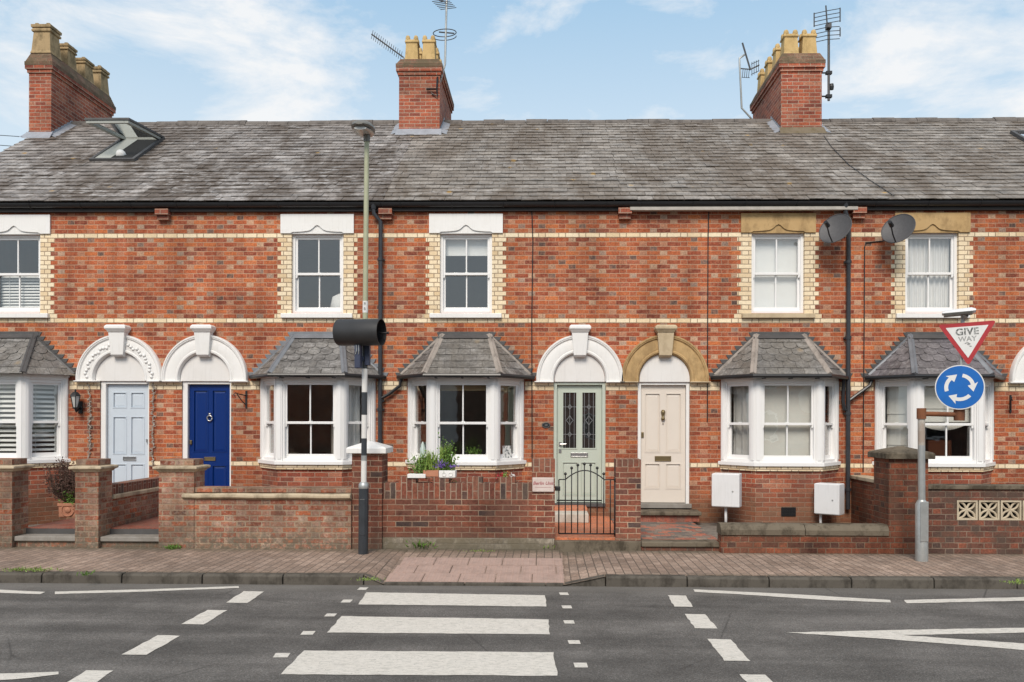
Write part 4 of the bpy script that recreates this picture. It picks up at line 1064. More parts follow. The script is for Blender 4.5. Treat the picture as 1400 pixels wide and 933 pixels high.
mb = MB(); mb.box(a + .03, a + .075, Y - .008, Y, s + .475 * H_, s + .515 * H_); mb.box(a + .03, a + .075, Y - .008, Y, s + .42 * H_, s + .455 * H_); mb.tube([(a + .052, Y - .008, s + .495 * H_), (a + .052, Y - .05, s + .495 * H_), (a + .15, Y - .05, s + .497 * H_)], .010); mb.build('handle', M['chrome'], d3)
d4, a, b, s, t, Y = door(H[3], *DO[3], *DZ, 'door_cream', [(.10, .43, .43, .93), (.57, .90, .43, .93), (.10, .43, .12, .33), (.57, .90, .12, .33)], fw=(.055, .055))
letterbox(d4, (a + b) / 2, s + .375 * (t - s), Y, 'brass', .27, .085)
zc = s + .73 * (t - s); xm = (a + b) / 2
MB().lathe([(.03, -.05), (.035, -.02), (.02, 0), (.03, .05), (.038, .09), (.02, .12)], (xm, Y - .02, zc), 10).build('knocker', M['brass'], d4, smooth=True)
MB().box(a + .01, a + .05, Y - .02, Y, s + .555 * (t - s), s + .60 * (t - s)).lathe([(.012, 0), (.014, .012)], (xm, Y - .008, zc - .12), 8).build('lock', M['brass'], d4, bevel=.003)
d6, *_ = door(H[5], *DO[5], *DZ, 'door_blue', four)
d5, a, b, s, t, Y = door(H[4], *DO[4], *DZ, 'door_cream', four)
# ---- thresholds and steps of houses (parts)
MB().box(DO[3][0] - .01, DO[3][1] + .03, -.05, .15, .30, .372).build('threshold', M['greystone'], H[3], bevel=.006)
MB().box(DO[2][0], DO[2][1], -.035, .15, .32, .372).build('threshold', M['darklead'], H[2])
for k in (0, 1, 4, 5): MB().box(DO[k][0], DO[k][1], -.03, .15, .28, .372).build('threshold', M['greystone'], H[k])

# ---- chimneys
def pot(ch, x, y, z, mat, h=.5, r=.15, old=False):
    mb = MB()
    mb.sqlathe([(r * 1.12, 0), (r * 1.02, h * .10), (r * .88, h * .68), (r * .88, h * .70), (r * 1.02, h * .71), (r * 1.04, h * .77), (r * .95, h * .80), (r * .93, h * .83)], (x, y, z))
    if not old:
        for sx in (-1, 1):
            for sy in (-1, 1):
                cx, cy = x + sx * r * .62, y + sy * r * .62
                mb.lathe([(r * .38, h * .81), (r * .38, h * .90), (r * .30, h * .97), (r * .14, h * 1.0)], (cx, cy, z), 8)
    else:
        mb.sqlathe([(r * 1.05, h * .83), (r * 1.08, h * .92), (r * .95, h * .94)], (x, y, z))
        for sx in (-1, 1):
            for sy in (-1, 1): mb.box(x + sx * r * .6 - .035, x + sx * r * .6 + .035, y + sy * r * .6 - .035, y + sy * r * .6 + .035, z + h * .94, z + h * 1.0)
    mb.build('chimney_pot', M[mat], ch, bevel=.008)
def chimney(house, x0, x1, y0, y1, zc, ztop, potmat, cols, rows, ph, pr, old=False, flash='leadblue', sp=.354):
    zb = roofz(y0) - .35
    if y1 > 8 - y0 + .1: pass
    mb = MB(); mb.box(x0, x1, y0, y1, zb, zc)
    ch = mb.build('chimney', M['chimney'], house)
    mb = MB(); mb.box(x0 - .025, x1 + .025, y0 - .025, y1 + .025, zc - .002, zc + .07); mb.box(x0 - .055, x1 + .055, y0 - .055, y1 + .055, zc + .07, zc + .145)
    mb.box(x0 - .03, x1 + .03, y0 - .03, y1 + .03, roofz(y0) + .10, roofz(y0) + .22) if False else None
    mb.build('corbel', M['chimney'], ch)
    mb = MB(); mb.box(x0 - .06, x1 + .06, y0 - .06, y1 + .06, zc + .1455, zc + .22)
    mb.build('cap_course', M['chimney_cap'], ch)
    mb = MB(); mb.loft([[(x0 - a, y0 - a, z), (x1 + a, y0 - a, z), (x1 + a, y1 + a, z), (x0 - a, y1 + a, z)] for a, z in ((.05, zc + .2205), (-.03, ztop - .03), (-.10, ztop))])
    mb.build('flaunching', M['chimney_cap'], ch)
    for c in range(cols):
        for r in range(rows):
            x = x0 + (x1 - x0) * (c + .5) / cols if cols > 1 else (x0 + x1) / 2
            if cols > 1: x = (x0 + x1) / 2 + (c - .5) * sp
            y = y0 + .22 + (y1 - y0 - .44) * r / (rows - 1)
            hh = ph * (1 if not old else random.uniform(.86, 1.12))
            pot(ch, x, y, ztop - .05, potmat, hh, pr * (1 if not old else random.uniform(.92, 1.06)), old)
    # lead flashing at the foot
    mb = MB(); zf = roofz(y0)
    mb.add([(x0 - .04, y0 - .012, zf + .10), (x1 + .04, y0 - .012, zf + .10), (x1 + .06, y0 - .16, roofz(y0 - .16) + .03), (x0 - .06, y0 - .16, roofz(y0 - .16) + .03)], [(3, 2, 1, 0)])
    mb.build('flashing', M[flash], ch)
    for sg, xx in ((-1, x0), (1, x1)):
        mb = MB(); y = y0
        while y < RIDGE_Y - .02:
            z = roofz(y)
            xo = xx + sg * .008
            mb.add([(xo, y, z - .05), (xo, y + .115, z), (xo, y + .115, z + .17), (xo, y, z + .12)], [(0, 1, 2, 3) if sg > 0 else (3, 2, 1, 0)])
            y += .112
        mb.add([(xx + sg * .01, y0 - .05, roofz(y0 - .05) + .05), (xx + sg * .16, y0 - .12, roofz(y0 - .12) + .028), (xx + sg * .16, RIDGE_Y, RIDGE_Z + .028), (xx + sg * .01, RIDGE_Y, RIDGE_Z + .07)], [(0, 1, 2, 3) if sg > 0 else (3, 2, 1, 0)])
        mb.build('side_flashing', M['leadblue'], ch)
    return ch
YC = 3.3
def cx_(px, y, py): return P(px, py, y)
xa, _ = P(39.5, 140, YC - .1); xb, _ = P(70, 140, YC - .1)
zL = PZ(100, YC - .1, 50); CH1 = chimney(H[0], xa, xb, YC - .1, 5.65, zL, PZ(72, YC, 60), 'pot_old', 1, 4, .60, .185, True)
xa, _ = P(545.5, 140, YC); xb, _ = P(601, 140, YC)
CH2 = chimney(H[2], xa, xb, YC, 5.45, PZ(103, YC, 570), PZ(78, YC, 570), 'pot_clay', 2, 4, .55, .135)
xa, _ = P(1068, 140, YC); xb, _ = P(1123.5, 140, YC)
CH3 = chimney(H[3], xa, xb, YC, 5.65, PZ(98, YC, 1095), PZ(70, YC, 1095), 'pot_clay', 2, 4, .54, .15, flash='flaunch', sp=.375)

# ---- downpipes (parts of their houses)
def downpipe(h, px, pxtop, zend, Y=-.075):
    x = PX(px); xt = PX(pxtop, 0, 290)
    mb = MB(); mb.tube([(xt, -.115, 5.30), (xt, -.115, 5.18), (x, Y, 5.05), (x, Y, 3.0), (x, Y, zend)], .036, 10)
    z = zend + .3
    while z < 5.0: mb.tube([(x, Y, z), (x, Y, z + .05)], .047, 10); mb.box(x - .06, x + .06, Y + .02, -.001, z + .01, z + .04); z += 1.25
    mb.tube([(xt, -.115, 5.33), (xt, -.115, 5.25)], [.06, .045], 10)
    mb.build('downpipe', M['pipe'], h, smooth=40); return x
xd1 = downpipe(H[2], 521, 513, .35)
xd2 = downpipe(H[4], 1157.5, 1152.5, .30)
def branch(h, pts): MB().tube(pts, .028, 8).build('branch_pipe', M['black'], h, smooth=40)
ge = BAY_EAVE - .05
branch(H[2], [(BC[2] - BAY_W - .10, -.06, ge), (BC[2] - BAY_W - .12, -.06, ge - .12), (BC[2] - BAY_W - .3, -.07, ge - .26), (xd1, -.075, ge - .34)])
branch(H[1], [(BC[1] + BAY_W + .09, -.06, ge), (BC[1] + BAY_W + .07, -.06, ge - .28), (BC[1] + BAY_W + .13, -.06, ge - .38), (xd1, -.075, ge - .40)])
branch(H[3], [(BC[3] + BAY_W + .06, -.06, ge), (BC[3] + BAY_W + .05, -.06, ge - .36), (xd2 - .06, -.075, ge - .50), (xd2, -.075, ge - .52)])
branch(H[4], [(BC[4] - BAY_W - .06, -.06, ge), (BC[4] - BAY_W - .10, -.06, ge - .10), (xd2, -.075, ge - .36)])

# ---- skylights
xs0, _ = P(129, 220, 1.73); xs1 = xs0 + .74
sy0, sy1 = 1.73, 2.9
mb = MB(); ln = (Vector((0, sy1, roofz(sy1))) - Vector((0, sy0, roofz(sy0)))).length
FM = Matrix.Translation((xs0, sy0, roofz(sy0))) @ Matrix(((1, 0, 0, 0), (0, RN.y, RS.y, 0), (0, RN.z, RS.z, 0), (0, 0, 0, 1)))   # local x, n (out), s (up the slope)
def slopebox(mb, x0, x1, s0, s1, n0, n1): mb.box(x0, x1, n0, n1, s0, s1)
mb = MB(FM)
for x0, x1, s0, s1 in ((-.06, 0, -.06, ln + .06), (.74, .80, -.06, ln + .06), (0, .74, -.06, 0), (0, .74, ln, ln + .06)): mb.box(x0, x1, .0, .075, s0, s1)
skf = mb.build('skylight', M['darklead'], H[0])
MB(FM).quad((0, .050, 0), (.74, .050, 0), (.74, .050, ln), (0, .050, ln)).build('shaft', M['dkpane'], skf)  # flat near-black sheet over the slates, painting the dark of an open shaft
MB(FM).box(.0, .30, .052, .058, .02, ln * .95).build('inner_frame', M['greyframe'], skf)
MB(FM).lathe([(.07, .0), (.1, .08), (.05, .16)], (.40, .05, .22), 12).build('pale_reveal_piece', M['blind'], skf, smooth=True)  # small pale turned shape in the skylight opening
hy, hz = sy1, roofz(sy1) + .04
SA = R(5.5); sl = 1.42
SM_ = Matrix.Translation((xs0, hy, hz)) @ Matrix(((1, 0, 0, 0), (0, 0, -math.cos(SA), 0), (0, 1, -math.sin(SA) * 1, 0), (0, 0, 0, 1)))     # local x, up, outwards
mb = MB(SM_); mb.ring(-.03, .77, 0, sl, .075, -.035, .02); mb.build('sash', M['greyframe'], skf, bevel=.004)
mb = MB(SM_); mb.ring(-.05, .79, -.03, sl + .02, .05, .021, .06); mb.build('sash_cladding', M['darklead'], skf)
MB(SM_).quad((.05, .0, .05), (.69, .0, .05), (.69, .0, sl - .05), (.05, .0, sl - .05)).build('pane', M['glass'], skf)
x5, _ = P(1381, 179, 3.05); x5 += .06
FM5 = Matrix.Translation((x5, 2.25, roofz(2.25))) @ Matrix(((1, 0, 0, 0), (0, RN.y, RS.y, 0), (0, RN.z, RS.z, 0), (0, 0, 0, 1)))
mb = MB(FM5)
for x0, x1, s0, s1 in ((-.06, 0, -.06, 1.0), (.74, .80, -.06, 1.0), (0, .74, -.06, 0), (0, .74, .94, 1.0)): mb.box(x0, x1, .0, .09, s0, s1)
sk5 = mb.build('skylight', M['darklead'], H[4])
MB(FM5).quad((0, .06, 0), (.74, .06, 0), (.74, .06, .94), (0, .06, .94)).build('pane', M['glass'], sk5)
MB(FM5).quad((0, .0215, 0), (.74, .0215, 0), (.74, .0215, .94), (0, .0215, .94)).build('shaft', M['dkpane'], sk5)  # flat near-black sheet under the glass, its colour standing in for shaft shade
# vents low on the houses
MB().box(PX(1068), PX(1088), -.51, -.50, PZ(706, -.5, 1078), PZ(694, -.5, 1078)).build('air_vent', M['dkpane'], H[3]) if False else None
vb = MB(); xv0, zv0 = P(1068, 706, -.505); xv1, zv1 = P(1088, 694, -.505)
vb.box(xv0, xv1, -.512, -.49, zv0, zv1)
for k in range(6): vb.box(xv0 + .01, xv1 - .01, -.518, -.512, zv0 + .012 + k * .024, zv0 + .024 + k * .024)
vb.build('air_vent', M['black'], H[3])
# ------------------------------------------------------------------ front gardens
WYL, WYM, WYR = -2.72, -2.62, -2.85
def wallX(px, Y, py=700): return P(px, py, Y)[0]
def brick_pillar(px0, px1, Y, dep, ztop, label, mat, cap, group='garden gate pillars'):
    x0, x1 = wallX(px0, Y), wallX(px1, Y)
    t = thing('gate_pillar', ((x0 + x1) / 2, Y + dep / 2, 0), label, 'pillar', group)
    xc, yc = (x0 + x1) / 2, Y + dep / 2; hx, hy = (x1 - x0) / 2, dep / 2
    if cap == 'moulded':
        MB().box(x0, x1, Y, Y + dep, -.05, ztop - .17).build('shaft', M[mat], t)
        mb = MB()
        mb.loft([[(xc + sx * (hx + a), yc + sy * (hy + a), z) for sx, sy in ((-1, -1), (1, -1), (1, 1), (-1, 1))] for a, z in ((.012, ztop - .17), (.03, ztop - .145), (.065, ztop - .125), (.06, ztop - .095), (.01, ztop - .085))])
        mb.build('cap', M['coping'], t, bevel=.008)
        MB().box(x0 + .012, x1 - .012, Y + .012, Y + dep - .012, ztop - .0849, ztop).build('top_course', M[mat], t)
    elif cap == 'pyramid':
        MB().box(x0, x1, Y, Y + dep, -.05, ztop - .16).build('shaft', M[mat], t)
        mb = MB(); c = .065
        mb.loft([[(xc + sx * (hx + a), yc + sy * (hy + a), z) for sx, sy in ((-1, -1), (1, -1), (1, 1), (-1, 1))] for a, z in ((c, ztop - .16), (c, ztop - .09), (c - .02, ztop - .075), (-hx + .03, ztop))])
        mb.build('cap', M['cap_white' if 'white' in label else 'concrete'], t, bevel=.006)
    else:
        MB().box(x0, x1, Y, Y + dep, -.05, ztop - .1).build('shaft', M[mat], t)
        MB().box(x0 - .001, x1 + .001, Y - .001, Y + dep, ztop - .0995, ztop).build('top_course', M['soldier'], t)
    return t, x0, x1
zP = PZ(628, WYL, 240)
p1, q0, q1 = brick_pillar(-34, 16.5, WYL, .36, PZ(628, WYL, 20), 'worn red brick gate pillar cut off by the left picture edge', 'garden_brick', 'moulded')
p2, r0, r1 = brick_pillar(102.5, 134.5, WYL, .36, PZ(628.5, WYL, 120), 'worn red brick gate pillar between the two tiled entrance paths', 'garden_brick', 'moulded')
p3, s0, s1 = brick_pillar(217, 265, WYL, .36, PZ(628.5, WYL, 240), 'worn red brick gate pillar in front of the royal blue door', 'garden_brick', 'moulded')
p4, t0, t1 = brick_pillar(481, 522, WYL + .05, .42, PZ(604, WYL, 500), 'dark brick pillar with white pyramid capstone behind the crossing column', 'wall_brick', 'pyramid')
p5, u0, u1 = brick_pillar(842, 876, WYM, .33, PZ(628.5, WYM, 860), 'plain brown brick pillar at the hinge side of the iron gate', 'wall_brick', 'soldier')
p6, v0, v1 = brick_pillar(1215, 1269, WYR, .5, PZ(611, WYR, 1240), 'tall dark brick pillar with weathered concrete cap behind the grey sign post', 'pillar_brick', 'pyramid')

def garden_wall(name, label, parts, group='low front garden walls'):
    """parts: (part name, material, [boxes])"""
    xs = [b for _, _, bs, *_ in parts for b in bs]
    loc = (sum((b[0] + b[1]) / 2 for b in xs) / len(xs), sum((b[2] + b[3]) / 2 for b in xs) / len(xs), 0)
    t = thing(name, loc, label, 'wall', group)
    for nm, mt, bs, *bev in parts:
        mb = MB()
        for b in bs: mb.box(*b)
        mb.build(nm, M[mt], t, bevel=bev[0] if bev else 0)
    return t
# dividing wall between the first two paths
pz = .83
garden_wall('garden_wall', 'brick dividing wall running back to the house between pale blue and royal blue doors',
            [('brickwork', 'garden_brick', [(r1 - .22, r1 - .004, WYL + .361, -.002, -.05, pz - .20)]), ('coping', 'coping', [(r1 - .26, r1 + .03, WYL + .40, -.003, pz - .20, pz - .135)], .015), ('top_course', 'soldier', [(r1 - .22, r1 - .006, WYL + .38, -.003, pz - .1345, pz)])])
# wall of the blue door house
zt = PZ(667, WYL, 400); z1 = PZ(674, WYL, 400); z2 = PZ(683.5, WYL, 400)
gw = garden_wall('garden_wall', 'worn red brick front wall with moulded stone string below the blue door house bay',
            [('brickwork', 'garden_brick', [(s1 + .002, t0 - .002, WYL + .01, WYL + .24, -.05, z2)]), ('top_course', 'garden_brick', [(s1 + .002, t0 - .002, WYL + .03, WYL + .22, z1 + .0005, zt)])])
mb = MB(); xa, xb = s1 - .15, t0 - .002
mb.loft([[(x, WYL + y, z) for y, z in ((.012, z2), (-.02, z2 + .012), (-.045, z2 + .03), (-.045, z1 - .03), (-.015, z1 - .012), (.24, z1), (.24, z2))] for x in [xa + (xb - xa) * k / 12 for k in range(13)]])
for k in range(len(mb.v)): mb.v[k].z += .003 * math.sin(mb.v[k].x * 7)
mb.build('coping', M['coping'], gw, bevel=.006)
# left wall before the first pillar / house 1
garden_wall('garden_wall', 'short brick front wall running out of the left picture edge', [('brickwork', 'garden_brick', [(-12.5, q0 - .002, WYL + .02, WYL + .24, -.05, .76)]), ('coping', 'coping', [(-12.5, q0 - .002, WYL - .02, WYL + .26, .7602, .84)], .015)])

# middle house: brown wall with castellated top
xw0, xw1 = t1 + .002, wallX(727, WYM); zw = PZ(661, WYM, 640)
bx = []
gw = thing('garden_wall', ((xw0 + xw1) / 2, WYM, 0), 'brown brick front wall with castellated top below the sage door house bay', 'wall', 'low front garden walls')
xe0 = wallX(758.5, WYM)
MB().box(xw0, xw1, WYM, WYM + .23, .155, zw - .215).build('brickwork', M['wall_brick'], gw)
MB().box(xw0, xe0, WYM - .022, WYM + .24, -.05, .1545).build('plinth', M['plinth'], gw, bevel=.01)
mb = MB(); n = 9; ww = (xw1 - xw0) / n
for k in range(n):
    hi = zw + (.085 if k % 2 else 0)
    mb.box(xw0 + k * ww + .0, xw0 + (k + 1) * ww - .0, WYM + .002 + .001 * (k % 2), WYM + .228, zw - .2145, hi)
mb.build('castellation', M['soldier'], gw)
xe = wallX(758.5, WYM)
MB().box(xw1 + .001, xe, WYM - .02, WYM + .30, .1555, PZ(645, WYM, 740)).build('end_pier', M['wall_brick'], gw)
MB().box(xw1 + .001, xe + .002, WYM - .021, WYM + .30, PZ(645, WYM, 740) + .0005, PZ(628.5, WYM, 740)).build('pier_cap_course', M['soldier'], gw)
# house plaque on the pier
pxm, pzm = P(742.5, 663, WYM - .03)
pl = thing('name_plaque', (pxm, WYM - .022, pzm), 'pale pink stone name plaque with red script on the brick pier beside the gate', 'plaque')
MB().box(pxm - .145, pxm + .145, WYM - .045, WYM - .021, pzm - .098, pzm + .098).build('slab', stone_mat('plaque_stone', (0.60, 0.50, 0.46), (0.68, 0.59, 0.55), (0.4, 0.3, 0.26), amt=.3), pl, bevel=.012)
text_obj('Berlin Unit', .062, text_M((pxm, WYM - .046, pzm + .02)), M['letter_red'], pl, off=.0012, shear=.25)
MB().box(pxm - .11, pxm + .11, WYM - .0465, WYM - .0445, pzm - .035, pzm - .031).build('underline', M['letter_red'], pl)

# house 4: low wall with rounded coping
lx0, lx1 = wallX(986, WYR, 740), v0 - .002
zc = PZ(717, WYR, 1100); zc2 = PZ(732, WYR, 1100)
gw = thing('garden_wall', ((lx0 + lx1) / 2, WYR + .12, 0), 'very low brick wall with mossy rounded concrete coping below the white meter boxes', 'wall', 'low front garden walls')
MB().box(lx0, lx1, WYR, WYR + .23, -.05, zc2).build('brickwork', M['pillar_brick'], gw)
mb = MB()
mb.loft([[(x, WYR + y, z) for y, z in ((-.025, zc2 + .0005), (-.03, zc2 + .07), (0.01, zc - .02), (.06, zc), (.18, zc), (.24, zc - .03), (.255, zc2 + .0005))] for x in (lx0 - .01, (lx0 * 2 + lx1) / 3, lx1 - 1.1)])
mb.loft([[(x, WYR + y, z) for y, z in ((-.02, zc2 + .0005), (-.026, zc2 + .065), (0.01, zc - .025), (.06, zc - .006), (.18, zc - .005), (.24, zc - .035), (.25, zc2 + .0005))] for x in (lx1 - 1.09, lx1 - .6, lx1)])
mb.build('coping', M['concrete'], gw)
# dividing wall house 4/5
dx = PX(1164)
garden_wall('garden_wall', 'dark brick dividing wall with pale concrete coping beside the second meter box',
            [('brickwork', 'pillar_brick', [(dx, dx + .22, WYR + .501, -.002, -.05, .80)]), ('coping', 'coping', [(dx - .02, dx + .24, WYR + .502, -.003, .8003, .86)], .01)])
# house 5 front wall with pierced blocks
hx0, hx1 = v1 + .002, 9.6
zt = PZ(664, WYR, 1330); zt2 = PZ(669.5, WYR, 1330)
bl = [(wallX(a, WYR, 698), wallX(b, WYR, 698)) for a, b in ((1309.5, 1338.5), (1339.5, 1368.5), (1369.5, 1398.5), (1399.5, 1428.5), (1429.5, 1458.5))]
bz0, bz1 = PZ(712, WYR, 1350), PZ(684.5, WYR, 1350)
gw = thing('garden_wall', ((hx0 + 8) / 2, WYR, 0), 'dark brown brick wall with a row of pierced flower pattern blocks', 'wall', 'low front garden walls')
mb = MB(); WF = WYR + .03
mb.box(hx0, hx1, WF, WF + .22, -.05, bz0); mb.box(hx0, bl[0][0], WF, WF + .22, bz0 + .0002, bz1); mb.box(bl[-1][1], hx1, WF, WF + .22, bz0 + .0002, bz1); mb.box(hx0, hx1, WF, WF + .22, bz1 + .0002, zt2)
mb.build('brickwork', M['dark_brick'], gw)
MB().box(hx0, hx1, WF - .03, WF + .25, zt2 + .0005, zt).build('coping', M['concrete'], gw, bevel=.008)
MB().box(bl[0][0], bl[-1][1], WF + .16, WF + .219, bz0, bz1).build('shade_backing', M['dkpane'], gw)  # near-black panel added to paint the shade seen through the pierced blocks
for a, b in bl:
    mb = MB(); a += .004; b -= .004; c0, c1 = bz0 + .002, bz1 - .002; xm, zm = (a + b) / 2, (c0 + c1) / 2; hw, hh = (b - a) / 2, (c1 - c0) / 2
    mb.ring(a, b, c0, c1, .022, WF - .004, WF + .09)
    for sx in (-1, 1):
        for sz in (-1, 1):
            ex, ez = hw - .015, hh - .015
            for bend in (-1, 1):
                pts = []
                for k in range(9):
                    t = k / 8; off = bend * .24 * hw * math.sin(math.pi * t)
                    pts.append((xm + sx * (ex * t) - off * sx * .7, WF + .025, zm + sz * (ez * t) + off * sz * .7))
                mb.tube(pts, .0145, 6)
    mb.build('pierced_block', M['breeze'], gw)

# ---- paths, steps, garden ground
struct(MB().box(-13, q1 + .0, WYL + .2, -.01, -.2, .02).build('garden_ground', M['soil']))
struct(MB().box(s1, t1, WYL + .2, -.01, -.2, .05).build('garden_ground', M['soil']))
struct(MB().box(t1, wallX(757, WYM), WYM + .2, -.01, -.2, .06).build('garden_ground', M['soil']))
struct(MB().box(lx0, dx, WYR + .2, -.01, -.2, .06).build('garden_ground', M['soil']))
struct(MB().box(dx + .2, 10, WYR + .2, -.01, -.2, .10).build('garden_ground', M['soil']))
def entrance(x0, x1, zpath, ystep, lab, tile='redtile'):
    struct(MB().box(x0, x1, ystep + .30, -.01, -.1, zpath).build('entrance_path', M[tile]))
    t = thing('entrance_step', ((x0 + x1) / 2, ystep, 0), lab, 'step', 'stone entrance steps')
    zs = PZ(731, WYL + .06, 80)
    MB().box(x0 - .0, x1 + .0, ystep + .06, ystep + .299, -.05, .085).build('brick_riser', M['garden_brick'], t)
    MB().box(x0 - .0, x1 + .0, ystep + .02, ystep + .298, .0855, .15).build('tread', M['greystone'], t, bevel=.01)
    MB().box(x0, x1, ystep + .285, ystep + .2995, .1505, zpath - .012).build('upper_riser', M['darklead'], t)
    return t
entrance(q1 + .002, r0 - .002, .235, WYL + .02, 'grey stone entrance step on brick left of the two tiled paths, by the potted shrub')
entrance(r1 + .002, s0 - .002, .235, WYL + .02, 'grey stone entrance step on brick between the two worn pillars in front of the doors')
struct(MB().box(r0 + .002, r1 - .23, WYL + .37, -.01, -.1, .233).build('entrance_path', M['redtile']))
struct(MB().box(s0, s1 + .5, WYL + .37, -.01, -.1, .231).build('entrance_path', M['redtile']))
# sage door path
gx0, gx1 = wallX(758.5, WYM) + .001, u0 - .002
struct(MB().box(gx0, gx1 + .1, WYM + .06, -.02, -.1, .165).build('entrance_path', M['orangetile']))
tS = thing('entrance_step', ((gx0 + gx1) / 2, -.6, .165), 'pale concrete step with red tiled tread below the sage green door', 'step', 'stone entrance steps')
MB().box(gx0 + .02, gx1 - .28, -1.0, -.04, .1655, .305).build('riser_block', M['palecon'], tS, bevel=.01)
MB().box(gx0 + .02, gx1 - .28, -.55, -.041, .3055, .345).build('tread', M['orangetile'], tS)
# kerb step along the pavement by the gate and the open path
tS = thing('entrance_step', (wallX(910, WYM), WYM, 0), 'long weathered stone kerb step under the iron gate and open tiled path', 'step', 'stone entrance steps')
ex = wallX(985, WYR + .1)
MB().box(gx0, u1 + .0, WYM - .06, WYM + .055, -.05, .125).build('kerb_stone', M['concrete'], tS, bevel=.012)
MB().box(u1 + .003, ex, WYM - .10, WYM + .15, .055, .125).build('edge_stone', M['concrete'], tS, bevel=.015)
MB().box(u1 + .003, ex, WYM - .07, WYM + .14, -.05, .0545).build('brick_base', M['dark_brick'], tS)
struct(MB().box(u1 - .2, lx0 + .05, WYM + .151, -.01, -.1, .12).build('entrance_path', M['mixtile']))
tS = thing('entrance_step', (wallX(905, -.3), -.3, .12), 'worn stone step with dark red riser below the cream door', 'step', 'stone entrance steps')
cx0, cx1 = DO[3][0] - .02, DO[3][1] + .12
MB().box(cx0, cx1 - .03, -.40, -.051, .1205, .225).build('riser', M['redtile'], tS)
MB().box(cx0 - .03, cx1, -.46, -.052, .2255, .285).build('tread', M['concrete'], tS, bevel=.012)
MB().box(DO[3][0] + .1, DO[3][0] + .5, -.012, -.002, .2855, .299).build('foot_vent', M['black'], tS)

# ---- iron gate
gt = thing('iron_gate', ((gx0 + gx1) / 2, WYM + .1, .12), 'black wrought iron garden gate with arched top and round finials', 'gate')
def gp(px, py): return P(px, py, WYM + .10)
def rod(mb, pts, r=.008): mb.tube([(x, WYM + .10, z) for x, z in pts], r, 6)
bars = [(764, 655), (773, 648), (781.5, 640), (790, 636), (799, 634.5), (807.5, 636), (816.5, 640), (825.5, 648), (834.5, 656)]
mb = MB()
xl, xr = gp(764, 700)[0], gp(841, 700)[0]
zb_, zm_, zt_ = gp(800, 730)[1], gp(800, 684.5)[1], gp(800, 656)[1]
rod(mb, [(xl, zb_), (xr, zb_)], .011); rod(mb, [(xl - .03, zm_), (gp(823, 684)[0], zm_)], .010); rod(mb, [(xl, zt_), (gp(773, 656)[0], zt_)]); rod(mb, [(gp(825, 656)[0], zt_), (xr, zt_)]); rod(mb, [(xl, zb_), (xl, zt_)], .010); 
xA, xB2 = gp(773, 656)[0], gp(826, 656)[0]; zA = gp(800, 643.5)[1]
rod(mb, [(xA + (xB2 - xA) * k / 16, zt_ + (zA - zt_) * math.sin(math.pi * k / 16) ** .9) for k in range(17)], .009)
rod(mb, [(xr - .0, zb_ - .1), (xr, zt_ + .02)], .014)
gf = mb.build('gate_frame', M['iron'], gt, smooth=True)
for px, py in bars[1:]:
    mb = MB(); x, z = gp(px, py if px < 830 else 656); rod(mb, [(x, zb_), (x, z)], .0085)
    if px < 830: mb.lathe([(.003, -.024), (.018, -.012), (.021, 0), (.014, .014), (.003, .02)], (x, WYM + .10, z), 8)
    mb.build('bar', M['iron'], gt, smooth=True)
MB().box(gp(758.5, 668)[0], gp(766, 668)[0], WYM + .05, WYM + .13, gp(760, 671)[1], gp(760, 665)[1]).build('latch', M['iron'], gt, bevel=.008)
for z in (zt_, zb_ + .03): MB().box(xr - .02, xr + .03, WYM + .07, WYM + .12, z - .02, z + .02).build('hinge', M['iron'], gt, bevel=.006)

# ---- meter boxes
def meter(px0, px1, py0, py1, Y, dep, label, pipes, turn=0, pole=True):
    x0, z1 = P(px0, py0, Y); x1, z0 = P(px1, py1, Y)
    t = thing('meter_box', ((x0 + x1) / 2, Y + dep, z0), label, 'meter box', 'white meter boxes')
    mb = MB(); xs = x1 - .08
    mb.box(x0, x1, Y + .015, Y + dep, z0, z1)
    mb.build('case', M['upvc'], t, bevel=.012)
    MB().box(x0 - .004, x1 + .004, Y - .012, Y + .014, z0 + .012, z1 - .004).build('lid', M['upvc'], t, bevel=.01)
    MB().lathe([(.018, 0), (.018, .006)], (0, 0, 0), 10).build('lock', M['chrome'], t) if False else None
    mb = MB(); mb.tube([(x1 - .10, Y - .016, z0 + (z1 - z0) * .48), (x1 - .10, Y - .012, z0 + (z1 - z0) * .48)], .014, 8); mb.build('lid_lock', M['steel'], t)
    xp = P(pipes, 700, Y)[0]
    MB().tube([(xp, Y + dep * .5, z0 + .01), (xp, Y + dep * .5, .06)], .022, 8).build('pipe', M['upvc'], t, smooth=True)
    if turn: t.rotation_euler.z = turn
    return t
meter(982, 1019, 648, 694.5, -.80, .25, 'white plastic meter box under the left corner of the bay, beside the cream door', 999, R(-22))
meter(1128.5, 1162.5, 662, 705, -.85, .25, 'lower white plastic meter box against the dark dividing wall', 1133, R(-38))

# ---- fittings on the facade
def thing_mesh(mb, name, mat, label, cat, group=None, **k): return tag(mb.build(name, mat, None, **k), label, cat, group)
